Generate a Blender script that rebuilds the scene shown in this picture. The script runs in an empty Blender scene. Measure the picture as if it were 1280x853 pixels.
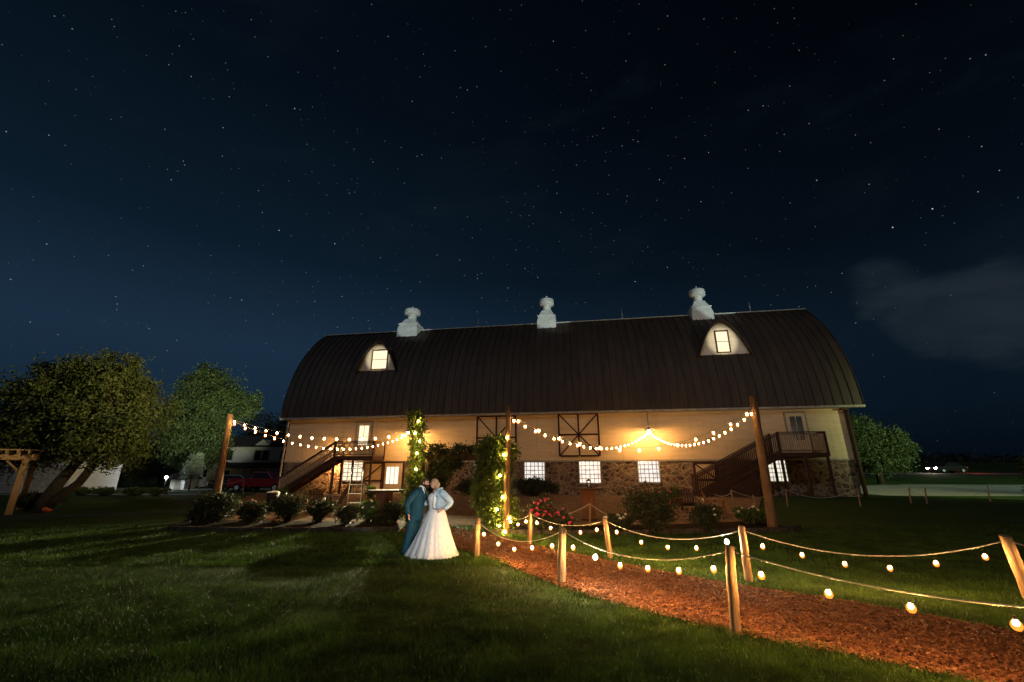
import bpy, math, random
import numpy as np
from math import sin, cos, pi, radians, atan2, sqrt
from mathutils import Vector, Matrix
random.seed(7)
RNG = np.random.default_rng(11)
SC = bpy.context.scene
COL = SC.collection

# ------------------------------------------------------------------ camera, sky, lights, exposure
F, PITCH, CAMH = 530.0, radians(17.5), 1.85
cd = bpy.data.cameras.new('camera'); cam = bpy.data.objects.new('camera', cd); COL.objects.link(cam)
cam.location = (0, 0, CAMH); cam.rotation_euler = (pi/2 + PITCH, 0, 0)
cd.sensor_width = 36; cd.lens = F/1280*36; cd.clip_start = .05; cd.clip_end = 3000
SC.camera = cam
SC.view_settings.view_transform = 'Standard'; SC.view_settings.look = 'None'
SC.view_settings.exposure = 0; SC.view_settings.gamma = 1; SC.view_settings.use_curve_mapping = False
try:
    SC.cycles.use_light_tree = True
    SC.cycles.max_bounces = 4; SC.cycles.diffuse_bounces = 2; SC.cycles.transparent_max_bounces = 6
    SC.cycles.sample_clamp_indirect = 2.0; SC.cycles.caustics_reflective = False; SC.cycles.caustics_refractive = False
    SC.cycles.use_denoising = True
except Exception: pass


class NT:
    def __init__(s, tree): s.t = tree; s.n = tree.nodes; s.l = tree.links
    def node(s, typ, ins=None, **kw):
        n = s.n.new(typ)
        for k, v in kw.items(): setattr(n, k, v)
        for k, v in (ins or {}).items(): s.put(n.inputs[k], v)
        return n
    def put(s, sock, v):
        if isinstance(v, bpy.types.NodeSocket): s.l.new(v, sock)
        else:
            if isinstance(v, (tuple, list)) and len(v) == 3 and sock.type == 'RGBA': v = (*v, 1)
            sock.default_value = v
    def math(s, op, a, b=0.0, c=0.0, clamp=False):
        n = s.n.new('ShaderNodeMath'); n.operation = op; n.use_clamp = clamp
        s.put(n.inputs[0], a); s.put(n.inputs[1], b); s.put(n.inputs[2], c); return n.outputs[0]
    def mix(s, f, a, b, mode='MIX'):
        n = s.n.new('ShaderNodeMix'); n.data_type = 'RGBA'; n.blend_type = mode
        s.put(n.inputs[0], f); s.put(n.inputs[6], a); s.put(n.inputs[7], b); return n.outputs[2]
    def ramp(s, f, stops, interp='LINEAR'):
        n = s.n.new('ShaderNodeValToRGB'); cr = n.color_ramp; cr.interpolation = interp
        while len(cr.elements) < len(stops): cr.elements.new(.5)
        for e, (p, c) in zip(cr.elements, stops):
            e.position = p; e.color = (*c, 1) if len(c) == 3 else c
        s.put(n.inputs[0], f); return n.outputs[0]
    def maprange(s, v, a, b, c=0.0, d=1.0, smooth=True):
        n = s.n.new('ShaderNodeMapRange'); n.interpolation_type = 'SMOOTHSTEP' if smooth else 'LINEAR'
        for i, x in enumerate((v, a, b, c, d)): s.put(n.inputs[i], x)
        return n.outputs[0]


def halo_glass_mat(name, col, strength):  # see-through envelope with its own emission, for an amber halo
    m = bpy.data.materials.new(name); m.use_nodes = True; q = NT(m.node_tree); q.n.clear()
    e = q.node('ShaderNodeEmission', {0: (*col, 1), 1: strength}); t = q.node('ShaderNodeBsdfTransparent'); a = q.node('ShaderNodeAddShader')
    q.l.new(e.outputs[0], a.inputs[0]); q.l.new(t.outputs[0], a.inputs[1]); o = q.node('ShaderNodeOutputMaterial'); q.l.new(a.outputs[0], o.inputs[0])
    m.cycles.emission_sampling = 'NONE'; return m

def make_world():
    w = bpy.data.worlds.new('World'); SC.world = w; w.use_nodes = True
    q = NT(w.node_tree); q.n.clear()
    out = q.node('ShaderNodeOutputWorld'); bg = q.node('ShaderNodeBackground', {1: 1.0}); q.l.new(bg.outputs[0], out.inputs[0])
    co = q.node('ShaderNodeTexCoord').outputs['Generated']
    sep = q.node('ShaderNodeSeparateXYZ', {0: co}); X, Y, Z = sep.outputs
    # night blue: darkest at the zenith, glow low on the left, dark on the right
    base = q.ramp(q.maprange(Z, 0, .95, smooth=False), [(0.0, (.0022, .0062, .0130)), (.12, (.0068, .0190, .038)), (.26, (.0095, .0240, .047)),
                  (.45, (.0036, .0105, .0205)), (.72, (.0014, .0042, .0085)), (1, (.0007, .0020, .0040))])
    az = q.maprange(X, -.55, .75, 1.10, .36)
    sky = q.mix(1.0, base, q.node('ShaderNodeCombineColor', {0: az, 1: az, 2: az}).outputs[0], 'MULTIPLY')
    # thin cloud: soft bank low on the right, faint wisps elsewhere
    def blob(d, r0, r1):
        v = Vector(d).normalized()
        dp = q.node('ShaderNodeVectorMath', {0: co, 1: tuple(v)}, operation='DOT_PRODUCT').outputs['Value']
        return q.maprange(dp, cos(r0), cos(r1))
    nz = q.node('ShaderNodeTexNoise', {'Vector': q.node('ShaderNodeMapping', {0: co, 3: (1, 1, 2.4)}).outputs[0], 'Scale': 4.2, 'Detail': 6, 'Roughness': .55, 'Distortion': .5}).outputs[0]
    def dirpx(px, py):
        a, b = px-640, 426.5-py
        return (a, F*cos(PITCH)-b*sin(PITCH), b*cos(PITCH)+F*sin(PITCH))
    b1 = q.math('MAXIMUM', blob(dirpx(1105, 360), .09, .0), q.math('MAXIMUM', blob(dirpx(1165, 392), .11, .02), blob(dirpx(1240, 396), .12, .02)))
    cut = q.maprange(q.math('ADD', q.math('MULTIPLY', b1, .50), nz), .72, 1.14)
    wis = q.math('MULTIPLY', q.maprange(nz, .48, .75), .10)
    cl = q.math('ADD', q.math('MULTIPLY', cut, .95), wis, clamp=True)
    sky = q.mix(cl, sky, (.0135, .0210, .0285))
    # stars
    def stars(scale, rad, gain):
        vo = q.node('ShaderNodeTexVoronoi', {'Vector': co, 'Scale': scale})
        rnd = q.node('ShaderNodeSeparateColor', {0: vo.outputs['Color']}).outputs
        m = q.maprange(vo.outputs['Distance'], rad, rad*.25)
        br = q.math('MULTIPLY', q.math('POWER', rnd[0], 5.0), gain)
        return q.math('MULTIPLY', m, br), rnd[1]
    s1, c1 = stars(100, .105, .45); s2, c2 = stars(32, .040, 1.0)
    st = q.math('MULTIPLY', q.math('ADD', s1, s2), q.maprange(Z, .03, .35, .25, 1.0))
    st = q.math('MULTIPLY', st, q.math('SUBTRACT', 1.0, q.math('MULTIPLY', cl, 1.0, clamp=True)))
    stc = q.mix(c1, (.75, .88, 1.0), (1.0, .93, .84))
    tot = q.mix(1.0, sky, q.mix(1.0, stc, q.node('ShaderNodeCombineColor', {0: st, 1: st, 2: st}).outputs[0], 'MULTIPLY'), 'ADD')
    q.l.new(tot, bg.inputs[0])
make_world()


def lamp(name, typ, loc, target, energy, color, size=60, blend=.5, radius=.1):
    d = bpy.data.lights.new(name, typ); o = bpy.data.objects.new(name, d); COL.objects.link(o)
    o.location = loc; d.energy = energy; d.color = color
    if target is not None: o.rotation_euler = (Vector(target)-Vector(loc)).to_track_quat('-Z', 'Y').to_euler()
    if typ == 'SPOT': d.spot_size = radians(size); d.spot_blend = blend; d.shadow_soft_size = radius
    elif typ == 'SUN': d.angle = radians(2)
    else: d.shadow_soft_size = radius
    return o

# moon, very weak; the photographer's flash on the couple; torch light swept over roof and trees
lamp('moon', 'SUN', (0, 0, 50), (18, 32, 22), .26, (.75, .86, 1.0))
lamp('photo_flash', 'SPOT', (.9, 3.6, 2.5), (-1.95, 11.1, .9), 1800, (.97, 1.0, 1.0), 18, .75, .15)
lamp('roof_torch', 'SPOT', (30, -14, 5.0), (15, 36, 15.0), 11500, (1.0, .84, .66), 30, 1.0, .4)
for cx_, cy_, cz_ in ((-10.2, 40.6, 16.3), (3.5, 38.3, 16.3), (18.2, 35.9, 16.4)):
    lamp('cupola_torch', 'SPOT', (cx_+15, 4, 2.0), (cx_, cy_, cz_+.6), 27000, (.86, 1.0, .93), 6.0, .35, .2)
lamp('yard_floodlight', 'SPOT', (44, 6, 6.5), (31, 36, 4.6), 62000, (.84, 1.0, .46), 40, .9, .3)
lamp('right_tree_torch', 'SPOT', (50, 22, 4), (41.5, 46, 5.0), 26000, (.88, 1.0, .40), 26, .9, .3)
_pf = lamp('lawn_streak_fill', 'SPOT', (-6.6, 32.0, 3.2), (-7.2, 12.6, 0.0), 36000, (1.0, .86, .50), 12, 1.0, .06); _pf.data.specular_factor = .3; _pf.scale = (6.5, 1, 1)  # added spot with no fixture, throws shrub-shadow streaks across the lawn
lamp('lot_fill', 'SPOT', (66, 20, 8), (55, 46, 1), 26000, (.62, 1.0, .62), 80, .9, .3)  # added spot without a fixture, brightens the parking lot
lamp('tree_torch', 'SPOT', (-7, 15, 6.0), (-19.0, 22, 7.8), 11500, (1.0, .80, .36), 62, .9, .3)
lamp('far_tree_torch', 'SPOT', (-17, 30, 2.5), (-37, 50, 12.2), 42000, (.95, 1.0, .60), 44, .9, .3)

# ------------------------------------------------------------------ projection helpers (photo pixel -> point in the world)
def smooth(t): t = min(1, max(0, t)); return t*t*(3-2*t)
def gz(x, y):
    z = .41*smooth((y-14)/14)
    return z + .062*max(0, min(y, 110)-38)*smooth((x-26)/14)
def ray(px, py):
    a, b = px-640, 426.5-py
    return a, F*cos(PITCH)-b*sin(PITCH), b*cos(PITCH)+F*sin(PITCH)
def P(px, py, Y):
    r = ray(px, py); t = Y/r[1]; return Vector((r[0]*t, Y, r[2]*t+CAMH))
def G(px, py):
    r = ray(px, py); y = 3.0
    while y < 300:
        t = y/r[1]
        if r[2]*t+CAMH <= gz(r[0]*t, y): break
        y += .02
    t = y/r[1]; return Vector((r[0]*t, y, gz(r[0]*t, y)))
def XatY(px, py, Y): r = ray(px, py); return r[0]/r[1]*Y

# ------------------------------------------------------------------ mesh helpers
class MB:
    def __init__(s): s.v = []; s.f = []; s.m = []; s.sm = []
    def add(s, vs, fs, mi=0, sm=False):
        o = len(s.v); s.v += [tuple(v) for v in vs]
        for f in fs: s.f.append(tuple(i+o for i in f)); s.m.append(mi); s.sm.append(sm)
        return s
    def box(s, x0, x1, y0, y1, z0, z1, mi=0):
        v = [(x, y, z) for z in (z0, z1) for y in (y0, y1) for x in (x0, x1)]
        return s.add(v, [(0, 2, 3, 1), (4, 5, 7, 6), (0, 1, 5, 4), (2, 6, 7, 3), (0, 4, 6, 2), (1, 3, 7, 5)], mi)
    def beam(s, a, b, w, h=None, mi=0, up=(0, 0, 1)):
        h = h or w; a = Vector(a); b = Vector(b); d = (b-a).normalized(); u = Vector(up)
        if abs(d.dot(u)) > .97: u = Vector((0, 1, 0))
        sx = d.cross(u).normalized()*w/2; sy = sx.cross(d).normalized()*h/2
        v = [p+i*sx+j*sy for p in (a, b) for i, j in ((-1, -1), (1, -1), (1, 1), (-1, 1))]
        return s.add(v, [(3, 2, 1, 0), (4, 5, 6, 7), (0, 1, 5, 4), (1, 2, 6, 5), (2, 3, 7, 6), (3, 0, 4, 7)], mi)
    def tube(s, pts, r, n=8, mi=0, sm=True, cap=True):
        pts = [Vector(p) for p in pts]; rs = r if isinstance(r, (list, tuple)) else [r]*len(pts)
        V = []; prev = None
        for i, p in enumerate(pts):
            d = (pts[min(i+1, len(pts)-1)]-pts[max(i-1, 0)]).normalized()
            u = prev or (Vector((0, 0, 1)) if abs(d.z) < .9 else Vector((1, 0, 0)))
            a = d.cross(u).normalized(); u = a.cross(d).normalized(); prev = u
            V += [p+(a*cos(2*pi*k/n)+u*sin(2*pi*k/n))*rs[i] for k in range(n)]
        Fc = [(i*n+k, i*n+(k+1) % n, (i+1)*n+(k+1) % n, (i+1)*n+k) for i in range(len(pts)-1) for k in range(n)]
        s.add(V, Fc, mi, sm)
        if cap:
            o = len(s.v)-len(V)
            s.f.append(tuple(o+k for k in range(n))[::-1]); s.m.append(mi); s.sm.append(False)
            s.f.append(tuple(o+(len(pts)-1)*n+k for k in range(n))); s.m.append(mi); s.sm.append(False)
        return s
    def lathe(s, prof, n=16, c=(0, 0, 0), mi=0, sm=True, fn=None):
        V = []
        for (r, z) in prof:
            for k in range(n):
                a = 2*pi*k/n; rr = r*(fn(a, z) if fn else 1)
                V.append((c[0]+rr*cos(a), c[1]+rr*sin(a), c[2]+z))
        Fc = [(i*n+k, i*n+(k+1) % n, (i+1)*n+(k+1) % n, (i+1)*n+k) for i in range(len(prof)-1) for k in range(n)]
        return s.add(V, Fc, mi, sm)
    def ball(s, c, r, n=10, m=7, mi=0, fn=None):
        r = r if isinstance(r, (tuple, list)) else (r, r, r)
        V = [];
        for j in range(m+1):
            t = pi*j/m
            for k in range(n):
                a = 2*pi*k/n; p = (sin(t)*cos(a), sin(t)*sin(a), cos(t))
                V.append((c[0]+p[0]*r[0], c[1]+p[1]*r[1], c[2]+p[2]*r[2]))
        Fc = [(j*n+k, (j+1)*n+k, (j+1)*n+(k+1) % n, j*n+(k+1) % n) for j in range(m) for k in range(n)]
        return s.add(V, Fc, mi, True)
    def prism(s, poly, d0, d1, axis='y', mi=0):
        # poly in (x,z) extruded along y, or (y,z) extruded along x
        n = len(poly)
        f = (lambda p, d: (p[0], d, p[1])) if axis == 'y' else (lambda p, d: (d, p[0], p[1]))
        V = [f(p, d0) for p in poly]+[f(p, d1) for p in poly]
        return s.add(V, [tuple(range(n)), tuple(range(n, 2*n))[::-1]]+[(i, i+n, (i+1) % n+n, (i+1) % n) for i in range(n)], mi)
    def mesh(s, name, mats):
        me = bpy.data.meshes.new(name); me.from_pydata(s.v, [], s.f); me.update()
        for m in (mats if isinstance(mats, (list, tuple)) else [mats]): me.materials.append(m)
        me.polygons.foreach_set('material_index', s.m); me.polygons.foreach_set('use_smooth', s.sm)
        import bmesh
        bm = bmesh.new(); bm.from_mesh(me); bmesh.ops.recalc_face_normals(bm, faces=bm.faces); bm.to_mesh(me); bm.free()
        return me
    def build(s, name, mats, parent=None, loc=None):
        return link(name, s.mesh(name, mats), parent, loc)
def link(name, me, parent=None, loc=None):
    o = bpy.data.objects.new(name, me); COL.objects.link(o)
    if parent: o.parent = parent
    if loc is not None: o.location = loc
    return o
def tag(o, label, cat, group=None, kind=None):
    if label: o['label'] = label
    if cat: o['category'] = cat
    if group: o['group'] = group
    if kind: o['kind'] = kind
    return o
def thing(name, label, cat, loc=(0, 0, 0), rz=0, group=None):
    o = bpy.data.objects.new(name, None); COL.objects.link(o); o.location = loc; o.rotation_euler = (0, 0, rz)
    o.empty_display_size = .2
    return tag(o, label, cat, group)
def fastmesh(name, V, nper, mat, smooth_=False):
    V = np.asarray(V, dtype=np.float32).reshape(-1, 3); n = len(V)//nper
    me = bpy.data.meshes.new(name); me.vertices.add(len(V)); me.vertices.foreach_set('co', V.ravel())
    me.loops.add(len(V)); me.loops.foreach_set('vertex_index', np.arange(len(V), dtype=np.int32))
    me.polygons.add(n); me.polygons.foreach_set('loop_start', np.arange(0, len(V), nper, dtype=np.int32))
    try: me.polygons.foreach_set('loop_total', np.full(n, nper, dtype=np.int32))
    except Exception: pass
    me.update(calc_edges=True); me.validate(); me.materials.append(mat)
    return me

# ------------------------------------------------------------------ materials
def mat(name, c1, c2=None, scale=6.0, rough=.7, bump=.15, metal=0.0, emit=None, estr=0.0, spec=.3, stretch=(1, 1, 1), detail=4, lo=.35, hi=.65, dist=.02, translucent=0.0, hue=None):
    m = bpy.data.materials.new(name); m.use_nodes = True; q = NT(m.node_tree)
    b = q.n['Principled BSDF']
    if name in ('mulch', 'patio_paving', 'kerb_stone', 'concrete', 'asphalt'): spec = .03; rough = 1.0
    b.inputs['Roughness'].default_value = rough; b.inputs['Metallic'].default_value = metal
    b.inputs['Specular IOR Level'].default_value = spec
    co = q.node('ShaderNodeTexCoord').outputs['Object']
    mp = q.node('ShaderNodeMapping', {0: co, 3: stretch}).outputs[0]
    n = q.node('ShaderNodeTexNoise', {'Vector': mp, 'Scale': scale, 'Detail': detail, 'Roughness': .6}).outputs[0]
    c2 = c2 or tuple(x*.7 for x in c1)
    q.l.new(q.mix(q.maprange(n, lo, hi), c1, c2), b.inputs['Base Color'])
    if bump:
        bn = q.node('ShaderNodeBump', {'Strength': bump, 'Distance': dist, 'Height': n}).outputs[0]
        q.l.new(bn, b.inputs['Normal'])
    if emit:
        b.inputs['Emission Color'].default_value = (*emit, 1); b.inputs['Emission Strength'].default_value = estr
    if translucent:
        out = [x for x in q.n if x.type == 'OUTPUT_MATERIAL'][0]
        tr = q.node('ShaderNodeBsdfTranslucent'); q.l.new(b.inputs['Base Color'].links[0].from_socket, tr.inputs[0])
        mx = q.node('ShaderNodeMixShader', {0: translucent}); q.l.new(b.outputs[0], mx.inputs[1]); q.l.new(tr.outputs[0], mx.inputs[2])
        q.l.new(mx.outputs[0], out.inputs[0])
    return m
def emat(name, col, strength, sampled=True):
    m = bpy.data.materials.new(name); m.use_nodes = True; q = NT(m.node_tree); q.n.clear()
    e = q.node('ShaderNodeEmission', {0: (*col, 1), 1: strength}); o = q.node('ShaderNodeOutputMaterial'); q.l.new(e.outputs[0], o.inputs[0])
    if not sampled: m.cycles.emission_sampling = 'NONE'
    return m

def grass_mat():
    m = bpy.data.materials.new('grass'); m.use_nodes = True; q = NT(m.node_tree); b = q.n['Principled BSDF']
    co = q.node('ShaderNodeTexCoord').outputs['Object']
    n1 = q.node('ShaderNodeTexNoise', {'Vector': co, 'Scale': .55, 'Detail': 5, 'Roughness': .6}).outputs[0]
    n2 = q.node('ShaderNodeTexNoise', {'Vector': co, 'Scale': 9, 'Detail': 8, 'Roughness': .75}).outputs[0]
    n3 = q.node('ShaderNodeTexNoise', {'Vector': co, 'Scale': 70, 'Detail': 3}).outputs[0]
    c = q.mix(q.maprange(n1, .35, .65), (.028, .066, .010), (.050, .092, .015))
    c = q.mix(q.maprange(n2, .38, .68), c, (.018, .032, .009))
    c = q.mix(q.maprange(n3, .5, .75), c, (.080, .095, .030))
    q.l.new(c, b.inputs['Base Color']); b.inputs['Roughness'].default_value = .9; b.inputs['Specular IOR Level'].default_value = .1
    h = q.math('ADD', n2, q.math('MULTIPLY', n3, .6))
    q.l.new(q.node('ShaderNodeBump', {'Strength': .9, 'Distance': .08, 'Height': h}).outputs[0], b.inputs['Normal'])
    return m
def chips_mat():
    m = bpy.data.materials.new('wood_chips'); m.use_nodes = True; q = NT(m.node_tree); b = q.n['Principled BSDF']
    co = q.node('ShaderNodeTexCoord').outputs['Object']
    v = q.node('ShaderNodeTexVoronoi', {'Vector': q.node('ShaderNodeMapping', {0: co, 3: (1, 1.7, 1)}).outputs[0], 'Scale': 36})
    rc = q.node('ShaderNodeSeparateColor', {0: v.outputs['Color']}).outputs
    n1 = q.node('ShaderNodeTexNoise', {'Vector': co, 'Scale': 2.2, 'Detail': 6}).outputs[0]
    c = q.ramp(rc[0], [(0, (.09, .028, .011)), (.4, (.17, .055, .020)), (.75, (.27, .095, .034)), (1, (.38, .20, .095))])
    c = q.mix(q.maprange(n1, .35, .7, 0, .75), c, (.12, .042, .02))
    q.l.new(c, b.inputs['Base Color']); b.inputs['Roughness'].default_value = .85; b.inputs['Specular IOR Level'].default_value = .15
    h = q.math('ADD', v.outputs['Distance'], q.math('MULTIPLY', rc[1], .6))
    q.l.new(q.node('ShaderNodeBump', {'Strength': 1, 'Distance': .05, 'Height': h}).outputs[0], b.inputs['Normal'])
    return m
def stone_mat():
    m = bpy.data.materials.new('fieldstone'); m.use_nodes = True; q = NT(m.node_tree); b = q.n['Principled BSDF']
    co = q.node('ShaderNodeTexCoord').outputs['Object']
    nw = q.node('ShaderNodeTexNoise', {'Vector': co, 'Scale': 2.2, 'Detail': 3}).outputs['Color']
    cw = q.mix(.12, co, nw, 'LINEAR_LIGHT')
    mp = q.node('ShaderNodeMapping', {0: cw, 3: (1, 1, 1.35)}).outputs[0]
    v = q.node('ShaderNodeTexVoronoi', {'Vector': mp, 'Scale': 2.3, 'Randomness': 1.0})
    e = q.node('ShaderNodeTexVoronoi', {'Vector': mp, 'Scale': 2.3, 'Randomness': 1.0}, feature='DISTANCE_TO_EDGE').outputs['Distance']
    rc = q.node('ShaderNodeSeparateColor', {0: v.outputs['Color']}).outputs
    n = q.node('ShaderNodeTexNoise', {'Vector': co, 'Scale': 14, 'Detail': 6}).outputs[0]
    c = q.ramp(rc[0], [(0, (.045, .028, .022)), (.3, (.12, .055, .035)), (.5, (.19, .12, .07)), (.7, (.10, .085, .075)), (.85, (.26, .20, .13)), (1, (.15, .07, .045))])
    c = q.mix(q.maprange(n, .3, .75, 0, .5), c, (.05, .035, .03))
    g = q.maprange(e, .05, .11)
    c = q.mix(g, q.mix(n, (.27, .195, .12), (.19, .14, .09)), c)
    q.l.new(c, b.inputs['Base Color']); b.inputs['Roughness'].default_value = .85
    h = q.math('ADD', q.math('MULTIPLY', q.maprange(e, .03, .2), 1.0), q.math('MULTIPLY', n, .25))
    q.l.new(q.node('ShaderNodeBump', {'Strength': .8, 'Distance': .06, 'Height': h}).outputs[0], b.inputs['Normal'])
    return m
def siding_mat(name, col, lap=.16, vertical=False):
    m = bpy.data.materials.new(name); m.use_nodes = True; q = NT(m.node_tree); b = q.n['Principled BSDF']
    co = q.node('ShaderNodeTexCoord').outputs['Object']
    s = q.node('ShaderNodeSeparateXYZ', {0: co}).outputs
    f = q.math('FRACT', q.math('DIVIDE', s[0 if vertical else 2], lap))
    n = q.node('ShaderNodeTexNoise', {'Vector': q.node('ShaderNodeMapping', {0: co, 3: (.5, 1, 3)}).outputs[0], 'Scale': 1.6, 'Detail': 6}).outputs[0]
    n2 = q.node('ShaderNodeTexNoise', {'Vector': q.node('ShaderNodeMapping', {0: co, 3: (6, 6, .3)}).outputs[0], 'Scale': .9, 'Detail': 5}).outputs[0]
    c = q.mix(q.maprange(n, .3, .72, 0, .6), col, tuple(x*.78 for x in col))
    c = q.mix(q.maprange(n2, .55, .8, 0, .35), c, (col[0]*.55, col[1]*.5, col[2]*.42))
    joint = q.maprange(f, 0, .08, .88, 1.0)
    c = q.mix(1.0, c, q.node('ShaderNodeCombineColor', {0: joint, 1: joint, 2: joint}).outputs[0], 'MULTIPLY')
    q.l.new(c, b.inputs['Base Color']); b.inputs['Roughness'].default_value = .6; b.inputs['Specular IOR Level'].default_value = .25
    q.l.new(q.node('ShaderNodeBump', {'Strength': .35, 'Distance': .015, 'Height': f}).outputs[0], b.inputs['Normal'])
    return m
def wood_mat(name, c1, c2, axis=2, rough=.75):
    st = [9, 9, 9]; st[axis] = .8
    return mat(name, c1, c2, 3.0, rough, .35, stretch=tuple(st), detail=6, lo=.3, hi=.7, dist=.01)
def roof_mat():
    m = bpy.data.materials.new('roof_metal'); m.use_nodes = True; q = NT(m.node_tree); b = q.n['Principled BSDF']
    co = q.node('ShaderNodeTexCoord').outputs['Object']
    s = q.node('ShaderNodeSeparateXYZ', {0: co}).outputs
    cell = q.math('FLOOR', q.math('DIVIDE', s[0], .62))
    wn = q.node('ShaderNodeTexWhiteNoise', {'W': cell}, noise_dimensions='1D').outputs[0]
    n = q.node('ShaderNodeTexNoise', {'Vector': q.node('ShaderNodeMapping', {0: co, 3: (3, .4, .4)}).outputs[0], 'Scale': 1.2, 'Detail': 6}).outputs[0]
    c = q.mix(q.maprange(n, .3, .7), (.060, .043, .031), (.034, .026, .021))
    c = q.mix(q.math('MULTIPLY', wn, .45), c, (.070, .052, .038))
    q.l.new(c, b.inputs['Base Color']); b.inputs['Roughness'].default_value = .62; b.inputs['Metallic'].default_value = .0
    b.inputs['Specular IOR Level'].default_value = .3
    q.l.new(q.node('ShaderNodeBump', {'Strength': .25, 'Distance': .03, 'Height': n}).outputs[0], b.inputs['Normal'])
    return m
def glassblock_mat(name, nx, nz, w, h, col, strength):
    m = bpy.data.materials.new(name); m.use_nodes = True; q = NT(m.node_tree); q.n.clear()
    co = q.node('ShaderNodeTexCoord').outputs['Object']; s = q.node('ShaderNodeSeparateXYZ', {0: co}).outputs
    def line(v, step):
        f = q.math('FRACT', q.math('ADD', q.math('DIVIDE', v, step), 100.0)); d = q.math('MINIMUM', f, q.math('SUBTRACT', 1.0, f))
        return q.maprange(d, .05, .14)
    g = q.math('MULTIPLY', line(s[0], w/nx), line(s[2], h/nz))
    n = q.node('ShaderNodeTexNoise', {'Vector': co, 'Scale': 3.0, 'Detail': 3}).outputs[0]
    st = q.math('MULTIPLY', q.maprange(g, 0, 1, .22, 1.0), q.maprange(n, .3, .7, .75, 1.25))
    e = q.node('ShaderNodeEmission', {0: (*col, 1), 1: q.math('MULTIPLY', st, strength)})
    gl = q.node('ShaderNodeBsdfGlossy', {0: (.2, .2, .2, 1), 1: .15}); ad = q.node('ShaderNodeAddShader')
    q.l.new(e.outputs[0], ad.inputs[0]); q.l.new(gl.outputs[0], ad.inputs[1])
    o = q.node('ShaderNodeOutputMaterial'); q.l.new(ad.outputs[0], o.inputs[0])
    return m

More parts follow.
